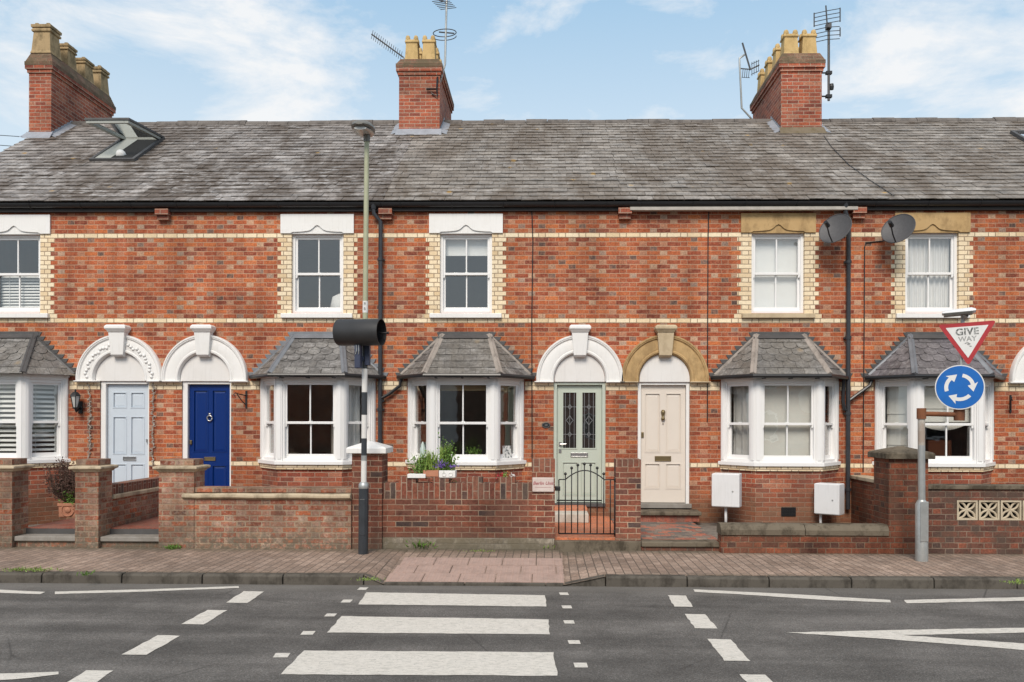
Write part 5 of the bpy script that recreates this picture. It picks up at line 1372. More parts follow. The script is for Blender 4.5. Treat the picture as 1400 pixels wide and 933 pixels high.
# wall lantern
x, z = P(103, 548, -.16); xb, zb = P(109, 556, -.03)
ln_ = thing('wall_lantern', (xb, 0, zb), 'black carriage lantern on curled bracket left of the pale blue door', 'lantern')
MB().lathe([(.035, -.115), (.075, .075), (.07, .08)], (x, -.16, z), 6).build('glass', M['lens'], ln_)
mb = MB()
for k in range(6):
    c, s_ = math.cos(k * math.pi / 3), math.sin(k * math.pi / 3); mb.tube([(x + .038 * c, -.16 + .038 * s_, z - .118), (x + .08 * c, -.16 + .08 * s_, z + .078)], .007, 5)
mb.lathe([(.045, -.135), (.05, -.115), (.035, -.11)], (x, -.16, z), 6); mb.lathe([(.095, .078), (.09, .09), (.05, .135), (.015, .15), (.018, .175), (.004, .19)], (x, -.16, z), 6)
mb.build('frame', M['iron'], ln_)
MB().tube([(x, -.16, z - .13), (x + .01, -.15, z - .18), (xb - .0, -.08, zb - .05), (xb, -.01, zb - .02)], .018, 8).build('arm', M['iron'], ln_, smooth=True)
MB().box(xb - .03, xb + .04, -.03, 0, zb - .12, zb + .09).build('back_plate', M['iron'], ln_, bevel=.01)
def hanger(px, py, lab):
    x, z = P(px, py, 0)
    mb = MB(); mb.box(x - .014, x + .014, -.02, -.001, z - .15, z + .14); mb.tube([(x, -.02, z + .06), (x - .07, -.17, z + .08), (x - .10, -.24, z + .10)], .009, 6); mb.tube([(x, -.02, z - .10), (x - .05, -.10, z - .02), (x - .085, -.2, z + .075)], .008, 6); mb.tube([(x - .10, -.24, z + .10), (x - .12, -.26, z + .07), (x - .10, -.26, z + .04)], .008, 6)
    return thing_mesh(mb, 'hanging_basket_bracket', M['iron'], lab, 'bracket', 'hanging basket brackets', loc=(x, 0, z))
hanger(337, 546, 'empty iron hanging basket bracket right of the royal blue door')
hanger(1381, 552, 'empty iron hanging basket bracket near the right picture edge')
# oval number plate
x, z = P(746.5, 581.5, 0)
np_ = thing('number_plaque', (x, -.01, z), 'small dark oval house number plaque beside the sage green door', 'plaque')
mb = MB(); mb.prism([(x + .072 * math.cos(k * math.pi / 12), z + .048 * math.sin(k * math.pi / 12)) for k in range(24)], -.016, -.001); mb.build('plate', M['iron'], np_, bevel=.003)
mb = MB(); pts = [(x + .064 * math.cos(k * math.pi / 12), -.017, z + .041 * math.sin(k * math.pi / 12)) for k in range(25)]; mb.tube(pts, .003, 5); mb.build('rim', M['chrome'], np_)
text_obj('28', .05, text_M((x, -.0165, z)), M['chrome'], np_)
# fairy light strings round the first door
def fairy(px, py0, py1, lab, seed):
    rng = random.Random(seed); x, zt = P(px, py0, -.03); _, zb = P(px, py1, -.03)
    mb = MB(); pts = []; n = 40
    for k in range(n + 1):
        z = zt + (zb - zt) * k / n; pts.append((x + rng.uniform(-.02, .02), -.025 + rng.uniform(-.012, .008), z))
    mb.tube(pts, .006, 5)
    for p in pts:
        for _ in range(3):
            q = (p[0] + rng.uniform(-.04, .04), p[1] - rng.uniform(0, .02), p[2] + rng.uniform(-.03, .03)); mb.tube([p, q], [.004, .007], 4)
    return thing_mesh(mb, 'fairy_light_string', M['fairy'], lab, 'light string', 'fairy light strings')
fairy(122, 526, 640, 'pale twiggy string of fairy lights hanging left of the pale blue door', 3)
fairy(209, 526, 640, 'pale twiggy string of fairy lights hanging between pale blue and royal blue doors', 5)
# wall cables
def cable(pts, lab, r=.009, mat='iron'):
    mb = MB(); mb.tube(pts, r, 6); return thing_mesh(mb, 'wall_cable', M[mat], lab, 'cable', 'cables on the brick facade')
def cpt(px, py, Y=-.012):
    x, z = P(px, py, Y); return (x, Y, z)
cable([cpt(727, 286), cpt(728.5, 330), cpt(727, 440), cpt(727.5, 640)], 'long black cable down the brickwork left of the sage door arch')
cable([cpt(969, 290), cpt(968, 330), cpt(967.5, 440), cpt(967, 577)], 'black cable down the brickwork right of the ochre stone arch')
cable([cpt(1222, 322, -.03), cpt(1206, 330), cpt(1184, 332), cpt(1182, 338), cpt(1181.5, 440), cpt(1180, 646)], 'thin black cable looping from the right satellite dish down the wall')
ycab = lambda px, py: (P(px, py, 1.5))
def roofpt(px, py):
    d = ray(px, py); # intersect the roof plane
    O = Vector((0, EAVE_Y, EAVE_Z)); t = (O - CAM).dot(RN) / d.dot(RN); p = CAM + d * t; return p + RN * .035
thing_mesh(MB().tube([roofpt(1126, 188), roofpt(1136, 203), roofpt(1160, 228), roofpt(1190, 250), roofpt(1222, 271)], .006, 6), 'roof_cable', M['iron'], 'black aerial cable trailing down the slates from the right chimney', 'cable', 'cables on the slates')

# ---- satellite dishes
def dish(px, py, bx, by, lab):
    x, z = P(px, py, -.42); xb, zb = P(bx, by, 0)
    t = thing('satellite_dish', (xb, 0, zb), lab, 'satellite dish', 'grey satellite dishes')
    nrm = Vector((-.60, -.66, .42)).normalized(); s_ = Vector((0, 0, 1)).cross(nrm).normalized(); u = nrm.cross(s_)
    C = Vector((x, -.42, z)); rings = []
    A, B = .262, .272
    for k in range(7):
        r = k / 6; d = .07 * r * r
        rings.append([C + s_ * A * r * math.cos(a) + u * B * r * math.sin(a) + nrm * (d - .05) for a in [2 * math.pi * j / 28 for j in range(28)]])
    rings[0] = [C + nrm * -.05 + (p - C) * .001 for p in rings[1]]
    back = [[p - nrm * .008 for p in r] for r in reversed(rings)]
    mb = MB(); mb.loft(rings + back, cap=False); mb.build('reflector', M['dish'], t, smooth=40)
    rim = rings[-1]; mb = MB(); mb.tube([p for p in rim] + [rim[0]], .007, 5); mb.build('rim', M['dish'], t)
    foot = C - u * B * .95 + nrm * .02; lnb = C + nrm * .32 - u * .12
    MB().tube([foot, foot.lerp(lnb, .5) - u * .03, lnb], .012, 6).build('feed_arm', M['iron'], t)
    MB().tube([lnb + nrm * .05, lnb - nrm * .06], [.03, .036], 10).build('receiver', M['iron'], t)
    mb = MB(); mb.tube([C - nrm * .06, C - nrm * .16, (xb, -.10, zb), (xb, 0, zb)], .02, 8); mb.box(xb - .06, xb + .06, -.012, 0, zb - .09, zb + .09); mb.build('bracket', M['iron'], t)
    return t
dish(1142.5, 313.5, 1150, 318, 'grey satellite dish beside the black downpipe, left of the two')
dish(1228.5, 313.5, 1215, 318, 'grey satellite dish overlapping the ochre lintel, right of the two')

# ---- aerials
def mp(px, py, Y): x, z = P(px, py, Y); return Vector((x, Y, z))
def aerial_thing(loc, lab): return thing('tv_aerial', loc, lab, 'tv aerial', 'television aerials on chimneys')
# centre mast with ring aerial and yagi above
Y0 = 3.45
a0 = aerial_thing(mp(600, 120, Y0), 'tall mast aerial with a looped ring on the middle chimney')
MB().tube([mp(597, 127, Y0), mp(604, 104, Y0), mp(608.5, 88, Y0), mp(610.5, 6, Y0), mp(611, -6, Y0)], .022, 8).build('mast', M['steel'], a0, smooth=True)
mb = MB(); c = mp(608, 44, Y0); tp = []
for k in range(25):
    a = k * math.pi / 12; tp.append(c + Vector((.24 * math.cos(a), .17 * math.sin(a), -.02 + .015 * math.cos(a))))
mb.tube(tp, .010, 5); mb.tube([p + Vector((0, 0, -.075)) for p in tp[:14]], .009, 5); mb.tube([c + Vector((-.12, 0, 0)), c + Vector((.2, 0, -.03))], .014, 6); mb.build('ring_element', M['aerial'], a0)
mb = MB(); mb.tube([mp(601, 1, Y0 - .3), mp(612, 4, Y0 + .3)], .014, 6)
for k in range(6):
    p = mp(602 + k * 2.2, 1 + k * 2.2, Y0 - .3 + k * .12); mb.tube([p + Vector((-.17, 0, -.02)), p + Vector((.17, 0, .02))], .008, 5)
mb.build('yagi', M['aerial'], a0)
mb = MB(); q = mp(597, 122, YC - .06); mb.tube([mp(583, 122, YC - .05), q, mp(598, 108, YC - .02), mp(601, 98, Y0)], .022, 6); mb.tube([q, mp(598, 132, YC - .04), mp(590, 128, YC - .03)], .018, 6); mb.build('clamp', M['iron'], a0)
Y1 = 4.6
a1 = aerial_thing(mp(548, 78, Y1), 'long slanting comb aerial poking left from the middle chimney')
e0, e1 = mp(508, 47, Y1), mp(552, 79, Y1)
mb = MB(); mb.tube([e0, e1], .016, 6); mb.build('boom', M['aerial'], a1)
mb = MB()
for k in range(15):
    p = e0.lerp(e1, (k + .3) / 15.5); d = Vector((.02, .0, .095)); mb.tube([p - d, p + d], .006, 4)
mb.build('elements', M['aerial'], a1)
MB().tube([e1, mp(556, 84, Y1)], .02, 6).build('mast', M['steel'], a1)
# right chimney grid aerial
Y2 = 3.6
a2 = aerial_thing(mp(1132, 130, Y2), 'tall mast aerial with wide grid panel on the right chimney')
MB().tube([mp(1133, 138, Y2), mp(1133, 34, Y2)], .027, 8).build('mast', M['aerial'], a2)
mb = MB()
for py in (100, 132): mb.tube([mp(1120, py, Y2 - .02), mp(1137, py, Y2 - .02)], .016, 6); mb.box(*sorted((mp(1129, py, Y2).x, mp(1137, py, Y2).x)), Y2 - .04, Y2 + .04, mp(1130, py + 2, Y2).z, mp(1130, py - 2, Y2).z)
mb.lathe([(.04, -.06), (.05, 0), (.04, .06)], mp(1137, 119, Y2), 8)
mb.build('clamp', M['iron'], a2)
mb = MB()
for (x0, y0, x1, y1, n, xs, ys) in ((1113, 22, 1147, 14, 5, 0, 7.0), (1114, 38, 1147, 32, 3, 0, 6)):
    pass
for k in range(8):
    y = 13 + k * 5.6; mb.tube([mp(1113, y + 6, Y2 - .2), mp(1131, y + 2, Y2 - .1), mp(1148, y - 1 if k < 4 else y + 1, Y2)], .008, 4)
mb.tube([mp(1113, 18, Y2 - .2), mp(1113, 37, Y2 - .2)], .014, 5); mb.tube([mp(1148.5, 11, Y2), mp(1148.5, 30, Y2)], .014, 5); mb.tube([mp(1148.5, 38, Y2), mp(1148.5, 50, Y2)], .014, 5); mb.tube([mp(1129, 8, Y2 - .1), mp(1131, 38, Y2 - .1)], .016, 5)
mb.build('grid_panel', M['aerial'], a2)
MB().box(mp(1129, 40, Y2).x, mp(1135.5, 40, Y2).x, Y2 - .08, Y2 + .05, mp(1130, 41, Y2).z, mp(1130, 33, Y2).z).build('junction_box', M['aerial'], a2, bevel=.01)
# left of the right chimney
Y3 = 5.0
a3 = aerial_thing(mp(1025, 158, Y3), 'bent pole aerial with small grid standing left of the right chimney')
MB().tube([mp(1030, 166, Y3), mp(1025, 160, Y3), mp(1014, 148, Y3), mp(1011, 84, Y3), mp(1011, 80, Y3), mp(1018, 75, Y3)], .022, 8).build('mast', M['steel'], a3, smooth=True)
mb = MB(); mb.tube([mp(1015, 59, Y3), mp(1026, 96, Y3)], .02, 6); mb.tube([mp(1012, 94, Y3), mp(1026, 95, Y3), mp(1038, 89, Y3)], .013, 6)
mb.build('boom', M['aerial'], a3)
mb = MB()
for k in range(4): mb.tube([mp(1016 + k * 2.8, 94 + k * .3, Y3), mp(1015 + k * 2.8, 106, Y3)], .007, 4)
mb.tube([mp(1014, 106, Y3), mp(1025, 106.5, Y3)], .007, 4)
for k in range(4): mb.tube([mp(1028 + k * 3, 85 - k, Y3), mp(1028 + k * 3, 104 - k * 2, Y3)], .007, 4)
for k in range(3): mb.tube([mp(1027, 88 + k * 7, Y3), mp(1038, 83 + k * 7, Y3)], .007, 4)
mb.build('grid', M['aerial'], a3)
# overhead wires at the far left
for y0, y1, lab in ((183, 188, 'upper thin overhead wire left of the left chimney'), (196, 202, 'lower thin overhead wire left of the left chimney')):
    A_, B_ = mp(-60, y0 - 4, 5.5), mp(42, y1, 5.0)
    thing_mesh(MB().tube([A_, A_.lerp(B_, .5) - Vector((0, 0, .02)), B_], .008, 5), 'overhead_wire', M['iron'], lab, 'wire', 'overhead wires')
# ------------------------------------------------------------------ street furniture
bx, by = G(496.5, 757.5, 0)
def bp(px, py, Y=None): x, z = P(px, py, by if Y is None else Y); return Vector((x, by if Y is None else Y, z))
lc = thing('street_lamp', (bx, by, 0), 'tall olive lamp column with black and white banded lower half and black beacon hood', 'street lamp')
def zz(py): return P(498, py, by)[1]
tx = P(501.5, 200, by)[0]
def xz(z): return bx + (tx - bx) * z / 5.5
def seg(name, mat, za, zb, r0, r1=None, **k):
    mb = MB(); mb.tube([(xz(za), by, za), (xz(zb), by, zb)], [r0, r1 or r0], 20); return mb.build(name, M[mat], lc, smooth=40)
seg('base', 'lamp_grey', -.02, zz(667), .064)
MB().lathe([(.064, 0), (.068, .02), (.064, .06), (.042, .085)], (xz(zz(668)), by, zz(668)), 20).build('collar', M['steel'], lc, smooth=40)
for a, b, m in ((664, 630, 'band_white'), (630, 623, 'steel'), (623, 599.5, 'lamp_grey'), (599.5, 567.5, 'band_white'), (567.5, 536.5, 'lamp_grey'), (536.5, 504.5, 'band_white'), (504.5, 462, 'lamp_grey')):
    seg('band', m, zz(a), zz(b), .0365 if m != 'steel' else .0375)
seg('column', 'lamp_olive', zz(463), zz(186), .034, .031)
seg('number_strip', 'sign_white', zz(428), zz(412), .0352)
for k, ch in enumerate('88'):
    z = zz(416 + k * 7.0); text_obj(ch, .05, text_M((xz(z), by - .0375, z)), M['letter'], lc, name='lettering')
# door in the base
MB().box(bx - .035, bx + .035, by - .0665, by - .058, .25, .72).build('access_door', M['lamp_grey'], lc, bevel=.004)
# lamp head
hz = zz(186)
mb = MB(); cxh = tx
A_ = bp(483.5, 172); B_ = bp(511, 182)
rings = []
for t, wx, wz in ((0, .05, .02), (.12, .12, .055), (.35, .155, .085), (.6, .155, .095), (.85, .13, .085), (1, .07, .05)):
    y = by - .32 + t * .50; zc = hz + .085 + .03 * (1 - t); rings.append([Vector((cxh - .03 + wx * math.cos(a) * .92, y, zc + wz * (math.sin(a) if math.sin(a) > 0 else .55 * math.sin(a)) - .06 * (1 - t))) for a in [2 * math.pi * k / 16 for k in range(16)]])
mb.loft(rings); mb.build('lamp_head', M['lamp_head'], lc, smooth=40)
rings = []
for t, wx in ((.12, .08), (.3, .125), (.7, .125), (.88, .09)):
    y = by - .32 + t * .50; zc = hz + .085 + .03 * (1 - t) - .06 * (1 - t) - .045; rings.append([Vector((cxh - .03 + wx * math.cos(a), y, zc + .02 * math.sin(a))) for a in [2 * math.pi * k / 12 for k in range(12)]])
MB().loft(rings).build('lens', M['lens'], lc, smooth=40)
MB().tube([(xz(hz - .05), by, hz - .08), (xz(hz), by, hz + .06)], [.04, .05], 14).build('spigot', M['lamp_head'], lc, smooth=40)
# beacon hood: an open-ended drum
hy = by - .18
C0 = bp(460, 454, hy); C1 = bp(522.5, 455, hy)
ax = Vector((1, -.20, -.015)).normalized(); L_ = (C1.x - C0.x) / ax.x; C0 = C0 + Vector((0, .08, 0))
s_ = Vector((0, 0, 1)).cross(ax).normalized(); u_ = ax.cross(s_)
def hr(t, r): return [C0 + ax * (L_ * t) + (s_ * math.cos(a) + u_ * math.sin(a)) * r for a in [2 * math.pi * k / 36 for k in range(36)]]
RR = .172
mb = MB(); mb.loft([hr(0, .05), hr(0.0, RR * .93), hr(.03, RR), hr(1, RR), hr(1, RR - .008), hr(.06, RR - .012), hr(.06, .02)])
mb.build('beacon_hood', M['hood'], lc, smooth=40)
MB().tube([C1 + Vector((-.05, .02, -.005)), C1 + Vector((.06, 0, -.005)), C1 + Vector((.085, 0, -.005))], [.012, .012, .02], 8).build('hood_stay', M['iron'], lc)
mb = MB(); q = bp(490, 470, hy); q2 = bp(491, 504, hy + .06)
mb.box(q.x - .045, q.x + .03, hy - .03, hy + .10, q2.z, q.z + .03); mb.box(q.x - .03, tx - .02, hy + .10, by, q2.z + .10, q2.z + .16); mb.box(q.x + .05, tx + .05, by - .05, by + .04, zz(500), zz(468))
mb.build('hood_bracket', M['navy'], lc, bevel=.008)
mb = MB()
for k in range(2): mb.tube([q + Vector((-.02 + k * .03, -.035, -.02)), q + Vector((-.015 + k * .03, -.045, -.10)), q + Vector((-.03 + k * .04, -.035, -.14))], .006, 5)
mb.build('hood_cable', M['steel'], lc)

# give way / mini roundabout sign
sx, sy = G(1260, 767, 0)
def sp(px, py, Y=None): x, z = P(px, py, sy if Y is None else Y); return Vector((x, sy if Y is None else Y, z))
sg = thing('road_sign', (sx, sy, 0), 'grey sign post with rusty arm, GIVE WAY triangle and round blue arrow sign', 'road sign')
zsh = sp(1260, 690).z
MB().lathe([(.077, -.02), (.077, zsh), (.045, zsh + .06)], (sx, sy, 0), 24).build('post_base', M['steel'], sg, smooth=40)
MB().box(sx - .05, sx + .05, sy - .082, sy - .07, .25, .75).build('access_door', M['steel'], sg, bevel=.006)
ztop = sp(1260, 560).z
MB().tube([(sx, sy, zsh + .04), (sx - .006, sy, ztop - .45)], .043, 16).build('post', M['steel'], sg, smooth=40)
MB().tube([(sx - .006, sy, ztop - .449), (sx - .008, sy, ztop)], .043, 16).build('post_top', stone_mat('rust_stained_paint', (0.42, 0.40, 0.36), (0.50, 0.47, 0.42), (0.22, 0.12, 0.07), .6, .5), sg, smooth=40)
# direction facing the camera
sc = sp(1312, 530)
tocam = Vector((CAM.x - sc.x, CAM.y - sc.y, 0)).normalized(); sxd = Vector((-tocam.y, tocam.x, 0))
sxd = Vector((0, 0, 1)).cross(tocam).normalized()    # to the right seen from the camera
zarm = sp(1260, 566).z
pole = sp(1311.5, 566, sy + .03); pole = Vector((pole.x, sy + .03, zarm))
MB().tube([(sx - .007, sy, ztop - .12), (sx - .007, sy, ztop + .015)], .056, 16).build('cap_clamp', M['rust'], sg, smooth=40)
mb = MB(); mb.tube([(sx + .03, sy, zarm), (pole.x, pole.y, zarm - .01)], .03, 12); mb.lathe([(.062, -.085), (.066, -.03), (.066, .06), (.05, .075)], (pole.x, pole.y, zarm), 16); mb.build('arm', M['rust'], sg, smooth=40)
ztp = sp(1320, 432).z
MB().tube([(pole.x, pole.y, zarm), (pole.x + .04, pole.y, ztp)], .024, 12).build('upper_pole', M['steel'], sg, smooth=40)
def SMx(c, n=tocam, roll=0.0):   # local x right, y up, z toward the camera
    x = sxd * math.cos(roll) + Vector((0, 0, 1)) * math.sin(roll); y = n.cross(x)
    return Matrix(((x.x, y.x, n.x, c.x), (x.y, y.y, n.y, c.y), (x.z, y.z, n.z, c.z), (0, 0, 0, 1)))
def plate(pts, M4, z0, z1):
    mb = MB(M4); n = len(pts)
    A = sum(pts[i][0] * pts[(i + 1) % n][1] - pts[(i + 1) % n][0] * pts[i][1] for i in range(n))
    if A < 0: pts = pts[::-1]
    mb.add([(x, y, z1) for x, y in pts] + [(x, y, z0) for x, y in pts], [tuple(range(n)), tuple(range(2 * n - 1, n - 1, -1))] + [(i, i + n, (i + 1) % n + n, (i + 1) % n) for i in range(n)])
    return mb
rc = sc + tocam * .06
MR = SMx(rc, roll=R(6)); rr = .278
circ = lambda r: [(r * math.cos(2 * math.pi * k / 64), r * math.sin(2 * math.pi * k / 64)) for k in range(64)]
rs = plate(circ(rr), MR, -.006, 0).build('round_sign', M['sign_white'], sg)
plate(circ(rr - .012), MR, .0002, .002).build('blue_face', M['sign_blue'], rs)
mb = MB(MR)
for k in range(3):
    a0, a1 = R(192 - 120 * k), R(128 - 120 * k); ri, ro_ = .128, .172; rm = .15
    n = 10; pts = [(ro_ * math.cos(a0 + (a1 - a0) * j / n), ro_ * math.sin(a0 + (a1 - a0) * j / n)) for j in range(n + 1)]
    hd = a1 - R(30)
    pts += [(.212 * math.cos(a1 + R(4)), .212 * math.sin(a1 + R(4))), (.163 * math.cos(hd - R(4)), .163 * math.sin(hd - R(4))), (.090 * math.cos(a1 - R(2)), .090 * math.sin(a1 - R(2)))]
    pts += [(ri * math.cos(a1 + (a0 - a1) * j / n), ri * math.sin(a1 + (a0 - a1) * j / n)) for j in range(n + 1)]
    A = sum(pts[i][0] * pts[(i + 1) % len(pts)][1] - pts[(i + 1) % len(pts)][0] * pts[i][1] for i in range(len(pts)))
    if A < 0: pts.reverse()
    mb.add([(x, y, .0035) for x, y in pts], [tuple(range(len(pts)))])
mb.build('arrows', M['sign_white'], rs)
tcn = sp(1322.5, 463) + tocam * .05
MT = SMx(tcn, roll=R(2.2))
def rtri(s, rad):     # downward triangle with rounded corners, s = half side
    hgt = s * 1.66; V = [Vector((-s, hgt * .36)), Vector((s, hgt * .36)), Vector((0, -hgt * .64))]; pts = []
    for i in range(3):
        p, a, b = V[i], V[i - 1], V[(i + 1) % 3]; u = (a - p).normalized(); v = (b - p).normalized()
        for j in range(6):
            t = j / 5; q0 = p + u * rad * (1 - t) ; q1 = p + v * rad * t
            pts.append(tuple((p + u * rad * (1 - t) ** 2 + v * rad * t * t)))
    return pts
ts = plate(rtri(.325, .045), MT, -.006, 0).build('triangle_sign', M['sign_red'], sg)
plate(rtri(.238, .008), MT @ Matrix.Translation((0, .004, 0)), .0002, .002).build('white_face', M['sign_white'], ts)
def sign_text(b, size, x, y, mat, **k): return text_obj(b, size, MT @ Matrix.Translation((x, y, .0028)), M[mat], ts, **k)
sign_text('GIVE', .118, 0, .078, 'letter', off=.004, ext=.0004, spacing=1.06)
sign_text('WAY', .085, 0, -.012, 'letter_faint', off=.002, ext=.0004, spacing=1.05)
mb = MB(MT)
for x0, y0, x1, y1 in ((-.03, -.065, .0, -.055), (.0, -.055, .03, -.075), (.02, -.10, .045, -.105), (-.005, -.075, .02, -.085)): mb.tube([(x0, y0, .003), (x1, y1, .003)], .006, 4)
mb.build('residue', M['letter_faint'], ts)
# sign light on top
lt = sp(1311, 428.5); mb = MB(); hx = .19
mb.loft([[lt + sxd * a + tocam * b + Vector((0, 0, c)) for a, b, c in ((-hx * k, .0, -.02), (hx * k, .0, -.02), (hx * k, .10 * k, -.015), (hx * k, .12 * k, .02), (hx * k, 0, .055 * k), (-hx * k, 0, .055 * k), (-hx * k, .12 * k, .02), (-hx * k, .10 * k, -.015))] for k in (1, 1.0)]) if False else None
mb.loft([[lt + sxd * x + tocam * (b - .03) + Vector((0, 0, c * k + (x + hx) * .05)) for b, c in ((0, -.03), (.09, -.028), (.13, -.005), (.12, .02), (.05, .045), (0, .045))] for x, k in ((-hx, .5), (-hx + .03, .95), (hx - .05, 1.05), (hx, .6))])
lg = mb.build('sign_light', M['upvc'], sg, bevel=.006)
MB().loft([[lt + sxd * x + tocam * (b - .03) + Vector((0, 0, c + (x + hx) * .05)) for b, c in ((.02, -.045), (.12, -.035), (.135, -.008), (.02, -.0315))] for x in (-hx + .02, hx - .04)]).build('lamp_lens', M['lamp_head'], lg)
MB().tube([(pole.x + .045, pole.y, ztp - .05), tuple(lt + sxd * .09 + Vector((0, 0, -.03)))], .022, 8).build('light_stem', M['steel'], sg)

# ------------------------------------------------------------------ plants
def leaf(mb, p, d, ln, wd, rng):
    d = Vector(d).normalized(); s = d.cross(Vector((rng.uniform(-1, 1), rng.uniform(-1, 1), rng.uniform(-.3, 1)))).normalized(); p = Vector(p)
    n = d.cross(s) * ln * .15
    mb.add([p, p + d * ln * .5 + s * wd + n, p + d * ln, p + d * ln * .5 - s * wd + n], [(0, 1, 2, 3)])
# potted brown shrub
Yp = -1.15
x0, z0 = P(78, 710, Yp); x1, z1 = P(106, 688.5, Yp); z0 = .236
ps = thing('potted_shrub', ((x0 + x1) / 2, Yp + .17, z0), 'dry brown shrub in a square terracotta pot with a round rosette', 'potted plant')
xc = (x0 + x1) / 2; hw = (x1 - x0) / 2
MB().loft([[(xc + sx_ * hw * a, Yp + hw + sy_ * hw * a, z) for sx_, sy_ in ((-1, -1), (1, -1), (1, 1), (-1, 1))] for a, z in ((.90, z0), (.92, z1 - .05), (1.0, z1 - .045), (1.0, z1), (.86, z1), (.86, z1 - .03))]).build('pot', M['terracotta'], ps, bevel=.006)
mb = MB(); 
mb.tube([(xc + .095 * math.cos(k * math.pi / 12), Yp + hw * .08 - .002, (z0 + z1) / 2 + .095 * math.sin(k * math.pi / 12)) for k in range(25)], .011, 6); mb.lathe([(.055, -.004), (.04, .01), (.01, .016)], (0, 0, 0), 12)
for i in range(len(mb.v) - 36, len(mb.v)):
    p = mb.v[i]; mb.v[i] = Vector((xc + p.x, Yp + hw * .08 - p.z, (z0 + z1) / 2 + p.y))
mb.build('rosette', M['terracotta'], ps, smooth=True)
rng = random.Random(11); mb = MB(); ml = MB(); mg = MB()
ztop = P(95, 628, Yp)[1]
for k in range(80):
    a = rng.uniform(0, 6.28); r = rng.uniform(.02, .36); h = rng.uniform(.45, 1.0) * (ztop - z1)
    b0 = Vector((xc + .06 * math.cos(a), Yp + hw + .06 * math.sin(a), z1 - .03)); e = Vector((xc - .05 + r * math.cos(a), Yp + hw + r * math.sin(a) * .8, z1 + h))
    m_ = b0.lerp(e, .5) + Vector((r * .35 * math.cos(a), r * .3 * math.sin(a), -.02)); mb.tube([b0, m_, e], [.007, .005, .003], 4)
    for j in range(26):
        t = rng.uniform(.25, 1); p = (b0.lerp(m_, t * 2) if t < .5 else m_.lerp(e, t * 2 - 1)); d = Vector((rng.uniform(-1, 1), rng.uniform(-1, 1), rng.uniform(-.4, 1)))
        tw = p + d.normalized() * .05; mb.tube([p, tw], [.003, .002], 3)
        leaf(ml, tw, d, rng.uniform(.025, .05), .012, rng)
for k in range(130):
    p = Vector((xc + .02 + rng.gauss(0, .07), Yp + hw - .12 + rng.gauss(0, .04), z1 + rng.uniform(-.02, .2))); leaf(mg, p, (rng.uniform(-1, 1), rng.uniform(-1, .2), rng.uniform(-.2, 1)), rng.uniform(.03, .055), .013, rng)
mb.build('twigs', M['twig'], ps); ml.build('dry_leaves', M['deadleaf'], ps); mg.build('green_leaves', M['leaf'], ps)

# planters on the castellated wall
def grass_clump(mb, c, n, h, sp_, w, rng, lean=.3):
    for k in range(n):
        p = Vector((c[0] + rng.gauss(0, sp_), c[1] + rng.gauss(0, sp_ * .6), c[2])); hh = h * rng.uniform(.5, 1.1); a = rng.uniform(0, 6.28); l = rng.uniform(0, lean) * hh
        d = Vector((math.cos(a), math.sin(a), 0)); s = Vector((-d.y, d.x, 0)) * w * rng.uniform(.6, 1.2)
        m_ = p + d * l * .35 + Vector((0, 0, hh * .6)); e = p + d * l + Vector((0, 0, hh))
        mb.add([p - s, p + s, m_ + s * .8, m_ - s * .8, e], [(0, 1, 2, 3), (3, 2, 4)])
Yw = WYM + .11
tx0, tz = P(577, 655, Yw); tx1, _ = P(622, 655, Yw); rng = random.Random(23)
ztw = P(600, 645, Yw)[1]
pt = thing('planter', ((tx0 + tx1) / 2, Yw, ztw - .1), 'trough of grassy herbs and purple flowers on the castellated brick wall', 'planter')
xa, _ = P(600, 650, Yw - .12); xb, _ = P(622.5, 650, Yw - .12); za = P(600, 654, Yw - .12)[1]; zb_ = P(600, 643.5, Yw - .12)[1]
mb = MB(); mb.loft([[(x, Yw - .125 + y, z) for x, y in ((xa + d, d), (xb - d, d), (xb - d, .2 - d), (xa + d, .2 - d))] for d, z in ((.012, za), (0, za + .01), (0, zb_), (.015, zb_), (.015, zb_ - .02))]); tr_ = mb.build('trough', M['cap_white'], pt, bevel=.008)
mb = MB()
for k in range(2): mb.tube([(xa + .07 + k * .09 + .026 * math.cos(j * math.pi / 8), Yw - .127, (za + zb_) / 2 + .026 * math.sin(j * math.pi / 8)) for j in range(17)], .006, 5)
mb.build('trough_ring', M['cap_white'], tr_, smooth=True)
xl_, _ = P(559, 652, Yw); MB().box(xl_, xa - .18, Yw - .135, Yw + .06, za - .0, za + .055).build('ledge_tile', M['cap_white'], pt, bevel=.006)
mb = MB(); c1, _ = P(586, 640, Yw); c2, _ = P(609, 640, Yw); zc_ = za + .02
MB().loft([[(x, Yw - .09 + y, z) for x, y in ((tx0 + .03, 0), (xa - .01, 0), (xa - .01, .2), (tx0 + .03, .2))] for z in (za + .02, zb_)]).build('trough_back', M['terracotta'], pt)
grass_clump(mb, (c1 + .02, Yw, zc_ + .05), 190, .30, .055, .008, rng, .5); grass_clump(mb, (c2 - .0, Yw + .02, zc_ + .05), 170, .38, .04, .008, rng, .3)
mb.build('grass_blades', M['leaf_pale'], pt)
mb = MB()
for k in range(1100):
    cc = (c1 - .06, Yw, zc_ + .14) if k < 620 else (c2 + .03, Yw, zc_ + .20)
    p = Vector((cc[0] + rng.gauss(0, .075 if k < 620 else .055), cc[1] + rng.gauss(0, .05), cc[2] + rng.gauss(0, .07 if k < 620 else .12))); leaf(mb, p, (rng.uniform(-1, 1), rng.uniform(-1, 1), rng.uniform(-.3, 1)), rng.uniform(.025, .055), .012, rng)
mb.build('leaves', M['leaf'], pt)
mb = MB(); cf, _ = P(603, 640, Yw - .1); cf2, _ = P(617, 642, Yw - .1)
